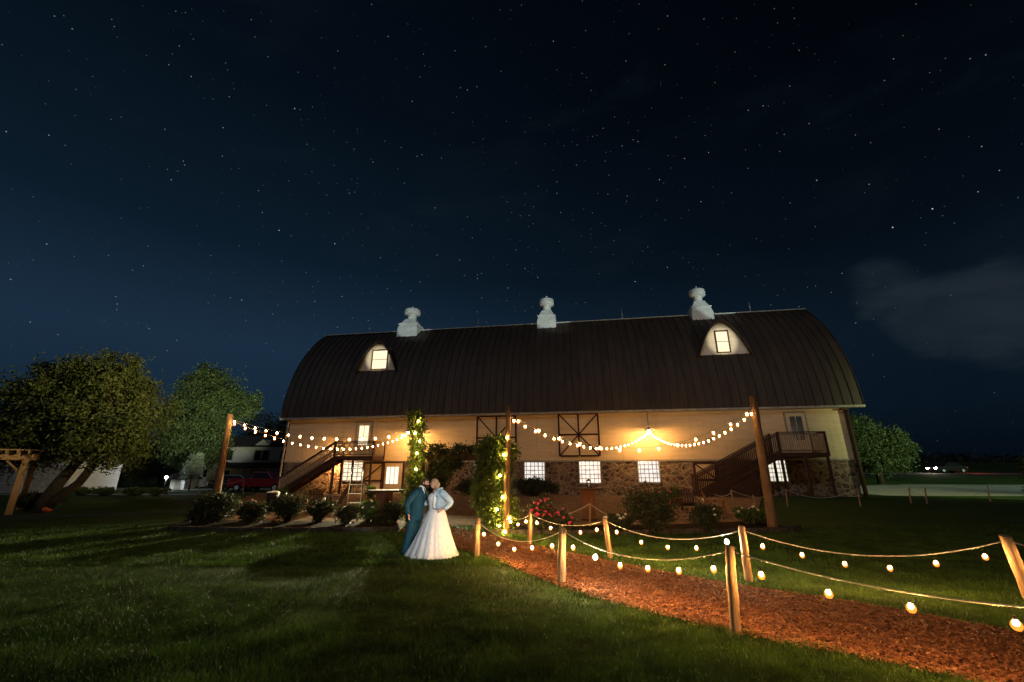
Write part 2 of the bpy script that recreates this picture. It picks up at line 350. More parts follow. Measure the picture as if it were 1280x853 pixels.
M = dict(
    grass=grass_mat(), chips=chips_mat(), stone=stone_mat(), roof=roof_mat(),
    siding=siding_mat('cream_siding', (.72, .55, .33), .24), white_siding=siding_mat('white_siding', (.64, .63, .62), .2),
    board=siding_mat('dormer_board', (.70, .66, .56), .22, True),
    mulch=mat('mulch', (.035, .022, .015), (.012, .009, .007), 22, .95, 1, dist=.05),
    paving=mat('patio_paving', (.22, .135, .08), (.12, .08, .05), 3.5, .8, .4),
    kerb=mat('kerb_stone', (.075, .066, .055), (.035, .032, .028), 5, .85, .5),
    pole=wood_mat('round_pole_wood', (.20, .11, .055), (.10, .055, .028)),
    post=wood_mat('fence_post_wood', (.34, .22, .12), (.17, .10, .05)),
    darkwood=wood_mat('stained_wood', (.075, .035, .020), (.035, .018, .011), 0),
    baluster=wood_mat('baluster_wood', (.46, .36, .24), (.30, .22, .14)),
    redwood=wood_mat('brown_trim', (.060, .020, .014), (.035, .012, .009)),
    cedar=wood_mat('cedar', (.30, .12, .05), (.15, .06, .03)),
    newwood=wood_mat('pergola_timber', (.38, .24, .13), (.24, .15, .085)),
    bark=mat('bark', (.040, .030, .022), (.016, .012, .009), 7, .95, 1, stretch=(3, 3, .6), dist=.05),
    galv=mat('galvanised_metal', (.70, .74, .71), (.56, .60, .58), 1.5, .5, .05),
    iron=mat('black_iron', (.02, .02, .02), (.035, .03, .028), 12, .5, .1, metal=.6),
    trim=mat('pale_trim', (.38, .36, .30), (.25, .23, .19), 4, .6, .1),
    leafA=mat('leaf_olive', (.062, .080, .022), (.030, .045, .012), .9, .6, 0, translucent=.25),
    leafB=mat('leaf_green', (.062, .092, .030), (.028, .048, .018), 1.1, .6, 0, translucent=.2),
    leafC=mat('leaf_vine', (.095, .135, .030), (.045, .075, .018), 3.0, .55, 0, translucent=.3),
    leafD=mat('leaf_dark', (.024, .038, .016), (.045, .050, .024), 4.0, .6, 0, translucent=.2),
    leafE=mat('leaf_pale', (.20, .24, .20), (.10, .13, .10), 2.0, .6, 0, translucent=.2),
    blade=mat('grass_blade', (.058, .120, .016), (.026, .056, .009), 1.6, .7, 0, translucent=.3, lo=.38, hi=.62),
    pink=mat('rose_petals', (.62, .035, .16), (.38, .015, .08), 12, .5, .1), red=mat('red_petals', (.38, .02, .02), (.22, .012, .01), 12, .5, .1),
    white=mat('white_petals', (.75, .72, .66), (.55, .5, .45), 12, .5, .1),
    rope=mat('rope_fibre', (.52, .47, .38), (.34, .30, .24), 40, .9, .5, dist=.004),
    cable=mat('black_cable', (.02, .02, .02), (.03, .03, .03), 10, .5, 0),
    litcord=mat('pale_cord', (.42, .33, .22), (.30, .23, .15), 30, .6, 0),
    bulb=emat('warm_bulb', (1.0, .50, .15), 1900), bulbw=emat('white_bulb', (1.0, .85, .60), 1300), bulbp=emat('patio_bulb', (1.0, .50, .14), 330),
    fairy=emat('fairy_bulb', (1.0, .66, .12), 900),
    lampglow=emat('lamp_bulb', (1.0, .52, .17), 2000), underlamp=emat('under_lamp', (1.0, .50, .16), 3800), yard=emat('yard_lamp', (.82, .93, 1.0), 620), tail=emat('tail_lamp', (1.0, .05, .02), 500), head=emat('head_lamp', (1.0, .85, .60), 350),
    dormlamp=emat('dormer_lamp', (1.0, .78, .42), 500),
    glow=halo_glass_mat('bulb_halo_glass', (1.0, .27, .03), .9),
    dormlit=emat('dormer_glow', (1.0, .80, .52), 1.35), doorlit=emat('door_glow', (1.0, .86, .62), 1.6),
    carred=mat('red_paint', (.26, .012, .014), (.22, .010, .012), 2, .3, 0, spec=.5), cardark=mat('dark_paint', (.035, .025, .025), (.03, .02, .02), 2, .3, 0, spec=.5),
    carglass=mat('car_glass', (.02, .025, .03), (.02, .02, .03), 2, .1, 0, spec=.6), rubber=mat('rubber', (.015, .015, .015), None, 9, .9, .1),
    windark=mat('dark_window', (.02, .025, .03), (.012, .015, .02), 2, .15, 0, spec=.6),
    shingle=mat('dark_shingles', (.045, .042, .042), (.025, .024, .024), 9, .9, .5),
    asphalt=mat('asphalt', (.060, .058, .055), (.040, .039, .038), 20, .9, .4), paint=mat('road_paint', (.6, .58, .52), (.45, .43, .4), 12, .7, 0),
    concrete=mat('concrete', (.34, .33, .30), (.24, .23, .21), 3, .85, .3),
    clay=mat('orange_squash', (.55, .12, .03), (.4, .08, .02), 6, .5, .1),
    suit=mat('navy_teal_suit', (.010, .060, .085), (.007, .042, .060), 30, .8, .2, dist=.005), shoe=mat('shoe_leather', (.03, .016, .01), None, 8, .4, 0),
    shirt=mat('white_shirt', (.75, .75, .73), (.66, .66, .66), 9, .8, .1),
    skin=mat('skin', (.62, .34, .25), (.54, .28, .20), 9, .55, .05), beard=mat('brown_beard', (.055, .026, .014), (.03, .014, .008), 60, .9, .6, dist=.005),
    hair=mat('blonde_hair', (.38, .28, .17), (.22, .15, .085), 30, .6, .6, stretch=(1, 1, 4), dist=.01), darkhair=mat('short_brown_hair', (.08, .045, .026), (.05, .028, .016), 60, .8, .5, dist=.005),
    lace=mat('white_lace', (.80, .78, .74), (.62, .58, .52), 38, .8, .5, dist=.01), tulle=mat('white_tulle', (.78, .77, .74), (.66, .65, .62), 5, .85, .2, stretch=(6, 6, .6), translucent=.15),
    denim=mat('pale_denim', (.25, .36, .43), (.38, .48, .54), 16, .85, .4, dist=.006), denimdark=mat('denim_seam', (.12, .22, .32), (.10, .18, .28), 20, .85, .2),
    lips=mat('lips', (.45, .10, .09), None, 8, .5, 0), eye=mat('dark_eye', (.03, .02, .015), None, 8, .3, 0),
)

# ------------------------------------------------------------------ setting: ground, path, patio, beds, road
def axisvals(lo, hi, c, fine, n):
    t = np.linspace(-1, 1, n); s = np.sign(t)*np.abs(t)**2.6
    return np.where(s < 0, c+s*(c-lo), c+s*(hi-c))
def sheet(name, xs, ys, m, dz=0.0, inside=None):
    b = MB(); nx, ny = len(xs), len(ys)
    for y in ys:
        for x in xs: b.v.append((float(x), float(y), gz(float(x), float(y))+dz))
    for j in range(ny-1):
        for i in range(nx-1):
            b.f.append((j*nx+i, j*nx+i+1, (j+1)*nx+i+1, (j+1)*nx+i)); b.m.append(0); b.sm.append(True)
    return tag(b.build(name, m), None, None, kind='structure')
xs = sorted(set(np.round(np.concatenate([np.linspace(-600, -60, 28), np.arange(-60, 90, 1.5), np.linspace(90, 700, 30)]), 3)))
ys = sorted(set(np.round(np.concatenate([np.linspace(-120, -4, 16), np.arange(-4, 60, 1.0), np.arange(60, 115, 3), np.linspace(115, 900, 26)]), 3)))
sheet('lawn', xs, ys, M['grass'])

def ribbon(name, left, right, m, dz, n=60, sub=7):
    """draped strip between two polylines"""
    def samp(pl, t):
        L = [0]
        for a, b in zip(pl, pl[1:]): L.append(L[-1]+(Vector(b)-Vector(a)).length)
        d = t*L[-1]
        for i in range(len(pl)-1):
            if d <= L[i+1]+1e-9:
                u = (d-L[i])/(L[i+1]-L[i]); return Vector(pl[i]).lerp(Vector(pl[i+1]), u)
        return Vector(pl[-1])
    b = MB(); rnd = random.Random(3)
    for i in range(n+1):
        a = samp(left, i/n); c = samp(right, i/n)
        for j in range(sub+1):
            p = a.lerp(c, j/sub)
            if j in (0, sub): p = p+Vector((rnd.uniform(-.03, .03), rnd.uniform(-.03, .03)))
            edge = 0.0 if j not in (0, sub) else -.03
            b.v.append((p.x, p.y, gz(p.x, p.y)+dz+edge))
    for i in range(n):
        for j in range(sub):
            o = i*(sub+1)+j; b.f.append((o, o+1, o+sub+2, o+sub+1)); b.m.append(0); b.sm.append(True)
    return tag(b.build(name, m), None, None, kind='structure')
def g2(px, py): v = G(px, py); return (v.x, v.y)
def smooth_pl(pl, k=3):
    for _ in range(k):
        q = [pl[0]]
        for a, b in zip(pl, pl[1:]):
            q += [(a[0]*.75+b[0]*.25, a[1]*.75+b[1]*.25), (a[0]*.25+b[0]*.75, a[1]*.25+b[1]*.75)]
        q.append(pl[-1]); pl = q
    return pl
near_edge = smooth_pl([g2(498, 664), g2(560, 681), g2(625, 701), g2(701, 734), g2(860, 777), g2(1000, 808), g2(1115, 828), g2(1280, 868), (5.6, 1.5)])
far_edge = smooth_pl([g2(520, 655), g2(610, 668), g2(662, 683), g2(757, 703), g2(900, 732), g2(1070, 757), g2(1280, 797), (7.0, 4.4), (9.0, 2.2)])
ribbon('path', near_edge, far_edge, M['chips'], .012, 90, 9)
# patio in front of the barn, garden beds with a low stone edging before it
A_ = radians(9.39467)
CX, CY = 24.9776, 30.0
AX = Vector((cos(A_), -sin(A_))); AN = Vector((sin(A_), cos(A_)))
def BW(x, v, z=0): p = Vector((CX, CY))+AX*x+AN*v; return Vector((p.x, p.y, z))
ribbon('patio', [(-12.2, 17.6), (-5, 17.1), (2, 16.8), (9.2, 17.4)], [(-21, 37.4), (-7, 35.4), (8, 33), (17.5, 31.4)], M['paving'], .03, 50, 20)
ribbon('garden_bed_soil', [(-12.0, 16.0), (-9, 15.7), (-5.5, 15.7), (-3.9, 15.9)], [(-13.0, 18.4), (-9, 18.1), (-6, 17.9), (-4.4, 17.7)], M['mulch'], .06, 30, 8)
ribbon('garden_bed_soil', [(-.9, 15.3), (2.0, 15.0), (5.2, 15.2), (9.6, 15.7)], [(-1.2, 16.9), (2, 16.9), (5.4, 17.0), (9.9, 18.2)], M['mulch'], .06, 30, 8)
def edging(name, pl, label):
    pl = smooth_pl(pl, 2); b = MB(); d = 0; rnd = random.Random(5)
    for p, q_ in zip(pl, pl[1:]):
        a = Vector((*p, 0)); c = Vector((*q_, 0)); L = (c-a).length; k = max(1, round(L/.34))
        for i in range(k):
            u = a.lerp(c, (i+.03)/k); w = a.lerp(c, (i+.97)/k); z = gz(u.x, u.y)+.045+rnd.uniform(-.012, .012); u.z = z; w.z = z+rnd.uniform(-.01, .01)
            b.beam(u, w, .16+rnd.uniform(-.02, .02), .17+rnd.uniform(-.02, .02))
    return tag(b.build(name, M['kerb']), label, 'edging')
edging('stone_edging', [(-12.1, 16.4), (-11.8, 15.9), (-9, 15.6), (-5.5, 15.6), (-3.9, 15.8)], 'low stone edging in front of the left bed of dark bushes')
edging('stone_edging', [(-.9, 15.2), (2.0, 14.9), (5.2, 15.1), (9.6, 15.6), (10.2, 16.4)], 'low stone edging in front of the right rose bed')
# dark gravel drive line across the lawn at left, pale drives further off, the road at right
ribbon('gravel_drive', [g2(-60, 652), g2(60, 648), g2(160, 644), g2(235, 641)], [g2(-60, 647), g2(60, 643), g2(160, 640), g2(235, 638)], M['asphalt'], .012, 30, 3)
ribbon('concrete_apron', [(-52, 33.0), (-40, 33.2), (-24, 33.6)], [(-52, 36), (-40, 36), (-24, 36)], M['concrete'], .015, 20, 3)
ribbon('gravel_drive', [(-50, 46), (-30, 44), (-16, 42)], [(-50, 52), (-30, 50), (-16, 49)], M['concrete'], .02, 20, 3)
ribbon('road', [(30, 59), (60, 58), (160, 56)], [(30, 68), (60, 67), (160, 65)], M['asphalt'], .03, 40, 4)
ribbon('road_line', [(31, 63.6), (60, 62.6), (159, 60.6)], [(31, 63.8), (60, 62.8), (159, 60.8)], M['paint'], .05, 40, 2)
ribbon('parking_lot', [(27, 32.5), (50, 31), (90, 29)], [(30, 46), (50, 45.5), (90, 44)], M['concrete'], .03, 30, 4)

# grass blades near the camera
def inpoly(x, y, poly):
    c = np.zeros(len(x), bool); j = len(poly)-1
    for i in range(len(poly)):
        xi, yi = poly[i]; xj, yj = poly[j]
        c ^= ((yi > y) != (yj > y)) & (x < (xj-xi)*(y-yi)/(yj-yi+1e-12)+xi); j = i
    return c
path_poly = list(near_edge)+list(far_edge)[::-1]
bedL = [(-12.2, 15.6), (-9, 15.5), (-5.5, 15.5), (-3.8, 15.7), (-4.2, 19), (-13, 19)]
bedR = [(-1.0, 15.1), (2.0, 14.8), (5.2, 15.0), (9.8, 15.5), (10.3, 19), (-1, 19)]
def blades(n, y0, y1, h, w):
    u = RNG.random(n); y = 1/(1/y0+u*(1/y1-1/y0)); x = (RNG.random(n)*2-1)*(1.28*y+.5)
    # loose mowing stripes and tufts
    k = ~(inpoly(x, y, path_poly) | inpoly(x, y, bedL) | inpoly(x, y, bedR)); x = x[k]; y = y[k]; n = len(x)
    z = np.array([gz(a, b) for a, b in zip(x, y)]) if y1 > 14 else np.zeros(n)
    tuft = .55+.9*(np.sin(x*2.3+np.sin(y*1.7)*2)*np.sin(y*2.9+np.sin(x*1.3)*2)*.5+.5)
    hh = h*(.45+.9*RNG.random(n))*tuft; a = RNG.random(n)*2*pi; ww = w*(.6+.8*RNG.random(n)); ln = hh*(.25+.8*RNG.random(n)); a2 = RNG.random(n)*2*pi
    b0 = np.stack([x-ww*np.cos(a), y-ww*np.sin(a), z], 1); b1 = np.stack([x+ww*np.cos(a), y+ww*np.sin(a), z], 1)
    t = np.stack([x+ln*np.cos(a2), y+ln*np.sin(a2), z+hh], 1)
    return np.stack([b0, b1, t], 1).reshape(-1, 3)
bv = np.concatenate([blades(330000, 3.6, 10, .055, .0040), blades(150000, 10, 17.2, .06, .008)])
tag(link('grass_blades', fastmesh('grass_blades', bv, 3, M['blade'])), 'short green lawn grass in front of the barn', 'grass', kind='stuff')

def chips(n):
    t = RNG.random(n)**.8; i = (t*(len(near_edge)-1)); A = np.array(near_edge); Bq = np.array(far_edge)
    def at(Pl, t): L = np.concatenate([[0], np.cumsum(np.hypot(*np.diff(Pl, axis=0).T))]); return np.stack([np.interp(t*L[-1], L, Pl[:, 0]), np.interp(t*L[-1], L, Pl[:, 1])], 1)
    u = RNG.random(n)[:, None]; e_ = RNG.random(n)[:, None] < .25; u = np.where(e_, np.where(u < .5, RNG.normal(0, .03, (n, 1)), 1+RNG.normal(0, .03, (n, 1))), u)
    c = at(A, t)*(1-u)+at(Bq, t)*u; z = np.array([gz(a, b_) for a, b_ in c])+.024+.012*RNG.random(n)
    a = RNG.random(n)*2*pi; L = .008+.016*RNG.random(n); W = L*(.25+.4*RNG.random(n)); ti = RNG.normal(0, .5, n)
    dx = np.stack([np.cos(a)*L, np.sin(a)*L, ti*L*.7], 1); dy = np.stack([-np.sin(a)*W, np.cos(a)*W, RNG.normal(0, .4, n)*W], 1); C = np.column_stack([c, z])
    return np.stack([C-dx-dy*.6, C+dx*.8-dy, C+dx+dy*.7, C-dx*.9+dy], 1).reshape(-1, 3)
M['chip'] = mat('loose_chip', (.185, .066, .026), (.11, .038, .016), 9, .85, 0, lo=.42, hi=.58)
M['chip2'] = mat('pale_chip', (.27, .14, .066), (.17, .074, .032), 9, .85, 0, lo=.42, hi=.58)
tag(link('loose_wood_chips', fastmesh('loose_wood_chips', chips(110000), 4, M['chip'])), 'loose reddish wood chips on the path', 'wood chips', kind='stuff')
tag(link('loose_wood_chips', fastmesh('loose_wood_chips', chips(16000), 4, M['chip2'])), 'paler wood chips scattered over the path', 'wood chips', kind='stuff')
# ------------------------------------------------------------------ barn
GB = .41
barn = thing('barn', 'long cream and fieldstone barn with a tall rounded dark metal roof', 'barn', (CX, CY, GB), -A_)
def B(px, py, v=.5):
    r = ray(px, py); n = AN; t = (v+CX*n.x+CY*n.y)/(r[0]*n.x+r[1]*n.y)
    return (t*r[0]-CX)*AX.x+(t*r[1]-CY)*AX.y, t*r[2]+CAMH-GB
XL, XR, VF, VB = -45.15, -1.25, .5, 9.4
b = MB(); b.box(XL, XR, VF, VB, -.6, 2.46); b.build('stone_wall', M['stone'], barn)
prof = [(-.0, 6.18), (.03, 6.5), (.11, 7.2), (.24, 8.0), (.42, 8.8), (.66, 9.6), (.98, 10.45), (1.42, 11.35), (1.98, 12.25), (2.65, 13.15), (3.40, 14.0), (4.10, 14.68), (4.93, 15.30)]
RIDGEV = 4.93
full = prof+[(2*RIDGEV-v, z) for v, z in prof[::-1][1:]]
inn = [(min(max(v+.38, .46), 2*RIDGEV-.9), z-.22) for v, z in prof[:-1]]
gab = [(.46, 2.46), (.46, 6.1)]+[(v+.42, z-.2) for v, z in prof[2:-1]]+[(RIDGEV, 15.0)]
gab = gab+[(2*RIDGEV-v, z) for v, z in gab[::-1][1:]]
b = MB(); b.box(XL-.04, XR+.04, VF-.045, VB+.045, 2.46, 6.12); b.prism(gab[1:-1], XL-.04, XL+.1, 'x'); b.prism(gab[1:-1], XR-.1, XR+.04, 'x')
b.build('siding_wall', M['siding'], barn)
b = MB(); b.box(XL-.06, XR+.06, VF-.075, VF-.047, 2.40, 2.52); b.build('water_table_trim', M['trim'], barn)
def norm2(p, q): d = Vector((q[0]-p[0], q[1]-p[1])).normalized(); return Vector((-d.y, d.x))
b = MB()
n = len(full); X0, X1 = -45.95, 0.0
outer = full
inner = []
for i, p in enumerate(full):
    nn = norm2(full[max(0, i-1)], full[min(n-1, i+1)]); inner.append((p[0]-nn.x*.14, p[1]-nn.y*.14))
V = [(X0, *p) for p in outer]+[(X1, *p) for p in outer]+[(X0, *p) for p in inner]+[(X1, *p) for p in inner]
Fc = []
for i in range(n-1):
    Fc += [(i, i+1, n+i+1, n+i), (2*n+i, 3*n+i, 3*n+i+1, 2*n+i+1), (i, 2*n+i, 2*n+i+1, i+1), (n+i, n+i+1, 3*n+i+1, 3*n+i)]
Fc += [(0, n, 3*n, 2*n), (n-1, 3*n-1, 4*n-1, 2*n-1)]
b.add(V, Fc)
x = X0+.04
while x < X1:
    for side in (0, 1):
        pr = prof if side == 0 else [(2*RIDGEV-v, z) for v, z in prof]
        for p, q_ in zip(pr, pr[1:]):
            nn = norm2(p, q_)*(1 if side == 0 else -1)
            a = Vector((x, p[0]+nn.x*.035, p[1]+nn.y*.035)); c = Vector((x, q_[0]+nn.x*.035, q_[1]+nn.y*.035))
            b.beam(a, c, .030, .06, up=(0, nn.x, nn.y))
    x += .62
roof = b.build('roof', M['roof'], barn)
b = MB()
for sgn in (-1, 1): b.beam((X0-.02, RIDGEV+sgn*.12, 15.33), (X1+.02, RIDGEV+sgn*.12, 15.33), .3, .05)
b.build('ridge_cap', M['galv'], roof)
b = MB(); b.beam((X0, .06, 6.10), (X1+.03, .06, 6.10), .16, .15); b.box(X0, X1, .2, .44, 6.02, 6.10)
b.build('gutter', M['trim'], roof)
def roofv(z):
    for (v0, z0), (v1, z1) in zip(prof, prof[1:]):
        if z0 <= z <= z1: return v0+(v1-v0)*(z-z0)/(z1-z0)
    return 0
def hit_roof(px, py):
    best = None
    for i in range(600):
        v = i*.01*.85
        x, z = B(px, py, v)
        if z <= prof[-1][1] and roofv(z) <= v and z > prof[0][1]: return x, v, z
    return B(px, py, 2)[0], 2, B(px, py, 2)[1]

def arch(cx, zb, w, h, k=10):
    pts = []
    for i in range(k+1):
        t = i/k; xx = -w/2*(1-t**1.0*1)  # x from -w/2 to 0
        zz = h*(sin(t*pi/2))**.85
        zz = h*(1-(1-t)**1.9)
        pts.append((cx+xx, zb+zz))
    return pts+[(2*cx-x_, z_) for x_, z_ in pts[::-1][1:]]
def dormer(pxl, pxr, pyb, pxt, pyt, wl, wr, wt, wb):
    pc = (pxl+pxr)/2
    x, v, z = hit_roof(pc, pyb+1); vf = v-.05
    xl = B(pxl, pyb, vf)[0]; xr = B(pxr, pyb, vf)[0]; zt = B(pxt, pyt, vf)[1]
    cx = (xl+xr)/2; w = xr-xl; zb = z-.03; h = zt-zb
    d = MB().prism(arch(cx, zb, w, h), vf, vf+.1).build('dormer', M['board'], barn)
    # arched shell running back into the roof
    o = arch(cx, zb-.12, w+.32, h+.34, 14); i_ = arch(cx, zb-.12, w+.08, h+.15, 14); m = len(o); back = vf+4.2
    V = [(p[0], vf-.35, p[1]) for p in o]+[(p[0], back, p[1]) for p in o]+[(p[0], vf-.35, p[1]) for p in i_]+[(p[0], back, p[1]) for p in i_]
    Fq = []
    for k in range(m-1): Fq += [(k, k+1, m+k+1, m+k), (2*m+k, 3*m+k, 3*m+k+1, 2*m+k+1), (k, 2*m+k, 2*m+k+1, k+1)]
    Fq += [(0, m, 3*m, 2*m), (m-1, 3*m-1, 4*m-1, 2*m-1)]
    MB().add(V, Fq).build('dormer_roof', M['roof'], d)
    x0, z1 = B(wl, wt, vf); x1, z0 = B(wr, wb, vf)
    MB().box(x0+.09, x1-.09, vf-.035, vf-.006, z0+.08, z1-.09).build('window_pane', M['dormlit'], d)
    f = MB(); f.box(x0, x0+.1, vf-.09, vf-.003, z0, z1); f.box(x1-.1, x1, vf-.09, vf-.003, z0, z1); f.box(x0+.1, x1-.1, vf-.085, vf-.003, z1-.1, z1); f.box(x0+.1, x1-.1, vf-.1, vf-.003, z0, z0+.08)
    f.box(x0+.1, x1-.1, vf-.06, vf-.036, (z0+z1)/2-.02, (z0+z1)/2+.02)
    f.build('window_frame', M['redwood'], d)
    tp = BW(cx, vf, zb+h*.42+GB); lamp('dormer_torch', 'SPOT', BW(cx+3, -20, 3.5), tp, 19000, (1.0, .88, .58), 6.4, .6, .15)
    return cx, vf, zb, w, h
DL = dormer(447, 495, 462, 473, 430, 466, 484, 438, 462)
DR = dormer(874, 937, 442, 903, 404, 892, 914, 414, 441)

def cupola(px, wpx, pyt):
    x, z = B(px, 0, RIDGEV)[0], 0
    for py in range(360, 430):
        if B(px, py, RIDGEV)[1] < 15.3: break
    x = B(px, py, RIDGEV)[0]; s = wpx
    top = B(px, pyt, RIDGEV)[1]; H = top-15.3
    w = B(px+wpx/2, py, RIDGEV)[0]-B(px-wpx/2, py, RIDGEV)[0]
    b = MB(); cy = RIDGEV
    def sq(z, h, w2): return [(x-w2, cy-w2, z), (x+w2, cy-w2, z), (x+w2, cy+w2, z), (x-w2, cy+w2, z)]
    lv = [(14.2, w*.54), (15.3+.02*H, w*.52), (15.3+.20*H, w*.46), (15.3+.21*H, w*.50), (15.3+.25*H, w*.50), (15.3+.26*H, w*.42), (15.3+.50*H, w*.25), (15.3+.51*H, w*.20)]
    V = []
    for z_, w2 in lv: V += sq(z_, 0, w2)
    b.add(V, [(4*i+k, 4*i+(k+1) % 4, 4*i+4+(k+1) % 4, 4*i+4+k) for i in range(len(lv)-1) for k in range(4)])
    zz = 15.3+.5*H
    b.lathe([(w*.23, -.04*H), (w*.22, .19*H), (w*.27, .215*H), (w*.40, .235*H), (w*.42, .27*H), (w*.405, .44*H), (w*.37, .46*H), (w*.3, .485*H), (0.01, .50*H)], 24, (x, cy, zz))
    c = b.build('cupola', M['galv'], barn)
    f = MB().tube([(x, cy, zz+.49*H), (x, cy, zz+.62*H)], .03, 6); f.ball((x, cy, zz+.60*H), .07); f.build('finial', M['galv'], c)
    return x
cupola(514, 23, 387); cupola(684, 22, 374); cupola(875, 25, 362)
for px in (463, 598, 778, 940):
    x = B(px, 400, RIDGEV)[0]
    b = MB().tube([(x, RIDGEV, 15.3), (x, RIDGEV, 16.4)], [.022, .012], 6); b.ball((x, RIDGEV, 15.85), .075)
    for a in (0, 2.1, 4.2): b.tube([(x+.3*cos(a), RIDGEV+.3*sin(a), 15.25), (x, RIDGEV, 15.62)], .012, 5)
    b.build('lightning_rod', M['galv'], barn)

def panel_frame(px0, py0, px1, py1, cols, rows, name, bars=.13, pm=None):
    x0, z1 = B(px0, py0, .4); x1, z0 = B(px1, py1, .4)
    p = MB().box(x0, x1, .37, .45, z0, z1).build(name, pm or M['siding'], barn)
    f = MB(); y0, y1 = .315, .368; w = bars
    for i in range(cols+1):
        xx = x0+(x1-x0)*i/cols; f.box(xx-w/2, xx+w/2, y0, y1, z0, z1)
    for j in range(rows+1):
        zz = z0+(z1-z0)*j/rows
        for i in range(cols):
            xa = x0+(x1-x0)*i/cols+w/2; xb = x0+(x1-x0)*(i+1)/cols-w/2; f.box(xa, xb, y0+.004, y1-.003, zz-w/2, zz+w/2)
    return p, f, (x0, x1, z0, z1)
def diag(f, a, c, k): f.beam((a[0], .345-.004*k, a[1]), (c[0], .345-.004*k, c[1]), .1, .03, up=(0, 1, 0))
for args in ((597, 521, 645, 575), (698, 518, 750, 570)):
    p, f, (x0, x1, z0, z1) = panel_frame(*args, 2, 2, 'hay_door'); xm, zm = (x0+x1)/2, (z0+z1)/2
    for i, (a, c) in enumerate((((x0+.06, z1-.06), (xm, zm)), ((xm, zm), (x1-.06, z1-.06)), ((x0+.06, z0+.06), (xm, zm)), ((xm, zm), (x1-.06, z0+.06)))): diag(f, a, c, i)
    f.build('door_bracing', M['redwood'], p)
for args, fl in (((456, 579, 477, 624), 0), ((867, 579, 900, 622), 1)):
    p, f, (x0, x1, z0, z1) = panel_frame(*args, 1, 2, 'stable_door', .15); zm = (z0+z1)/2
    if fl: diag(f, (x0+.06, z1-.06), (x1-.06, zm+.06), 0)
    else: diag(f, (x0+.06, zm+.06), (x1-.06, z1-.06), 0); diag(f, (x0+.06, zm-.06), (x1-.06, z0+.06), 1)
    f.build('door_bracing', M['redwood'], p)
# entrance door with a lit pane
x0, z1 = B(480, 579); x1, z0 = B(501, 626)
d = MB().box(x0, x1, .40, .47, z0, z1).build('entrance_door', M['siding'], barn)
f = MB(); f.box(x0-.12, x0, .36, .49, z0, z1+.12); f.box(x1, x1+.12, .36, .49, z0, z1+.12); f.box(x0, x1, .365, .49, z1, z1+.12); f.build('door_frame', M['redwood'], d)
a0, a1 = B(484, 584); c1, c0 = B(498, 605)
g = MB()
for k in range(3): w = (c1-a0)/3; g.box(a0+k*w+.04, a0+(k+1)*w-.04, .375, .398, c0, a1)
g.build('window_pane', M['doorlit'], d)
MB().ball((x0+.12, .36, 1.0), .045).build('handle', M['iron'], d)
# glass-block windows of the stone floor
def block_window(px0, py0, px1, py1, col=(1.0, .90, .82), st=.98, nx=5, nz=5):
    x0, z1 = B(px0, py0); x1, z0 = B(px1, py1); w, h = x1-x0, z1-z0
    e = MB().box(-w/2, w/2, -.02, .02, 0, h).build('window', glassblock_mat('glass_block_window', nx, nz, w, h, col, st), barn, ((x0+x1)/2, .46, z0))
    t = .09; f = MB(); f.box(-w/2-t, -w/2, -.06, .04, -.0, h+.04); f.box(w/2, w/2+t, -.06, .04, 0, h+.04); f.box(-w/2-t, w/2+t, -.062, .04, -t, -.001)
    f.build('window_frame', M['trim'], e)
for a in ((593, 578, 603, 603), (656, 578, 681, 604), (724, 577, 751, 604), (797, 576, 825, 603)): block_window(*a)
block_window(955, 575, 985, 602, (1.0, .93, .74), .95)
block_window(431, 576, 452, 601, (1.0, .84, .58), 1.25, 4, 5)
# upper doors on to the two stair decks
for (px0, py0, px1, nm, lit) in ((448, 529, 466, 'left', 'dormlit'), (980, 517, 1004, 'right', 'windark')):
    x0, z1 = B(px0, py0); x1 = B(px1, py0)[0]; z0 = 2.56
    d = MB().box(x0, x1, .385, .452, z0, z1).build('upper_door', M['siding'], barn)
    f = MB(); f.box(x0-.1, x0, .35, .452, z0, z1+.1); f.box(x1, x1+.1, .35, .452, z0, z1+.1); f.box(x0, x1, .355, .452, z1, z1+.1); f.build('door_frame', M['trim'], d)
    MB().box(x0+.24, (x0+x1)/2-.03, .365, .383, z0+1.25, z1-.25).box((x0+x1)/2+.03, x1-.24, .365, .383, z0+1.25, z1-.25).build('window_pane', M[lit], d)
    MB().ball((x0+.1, .35, z0+1.0), .045).build('handle', M['iron'], d)
# hanging lamps under the eave, lamp under the left deck
def pendant(px, py, v):
    x, z = B(px, py, v)
    a = MB(); a.tube([(x, v, 6.0), (x, v, z+.16)], .02, 6); a.lathe([(.04, .22), (.10, .2), (.16, .10), (.34, .02), (.35, .0)], 16, (x, v, z)); o = a.build('pendant_lamp', M['iron'], barn)
    MB().ball((x, v, z-.03), .085, 8, 6).build('lamp_bulb', M['lampglow'], o)
    return BW(x, v, z+GB)
PEND_L = pendant(510, 541, -.9); PEND_R = pendant(811, 538, -.9)
# corner post and downspout at the right end
b = MB(); b.tube([(-1.12, .24, -.6), (-1.12, .24, 5.85)], .13, 10); b.box(-1.5, -1.0, .1, .38, 5.86, 6.0); b.build('corner_post', M['darkwood'], barn)
b = MB(); b.beam((-45.35, .38, 6.0), (-45.35, .38, -.3), .11); b.build('downspout', M['trim'], barn)

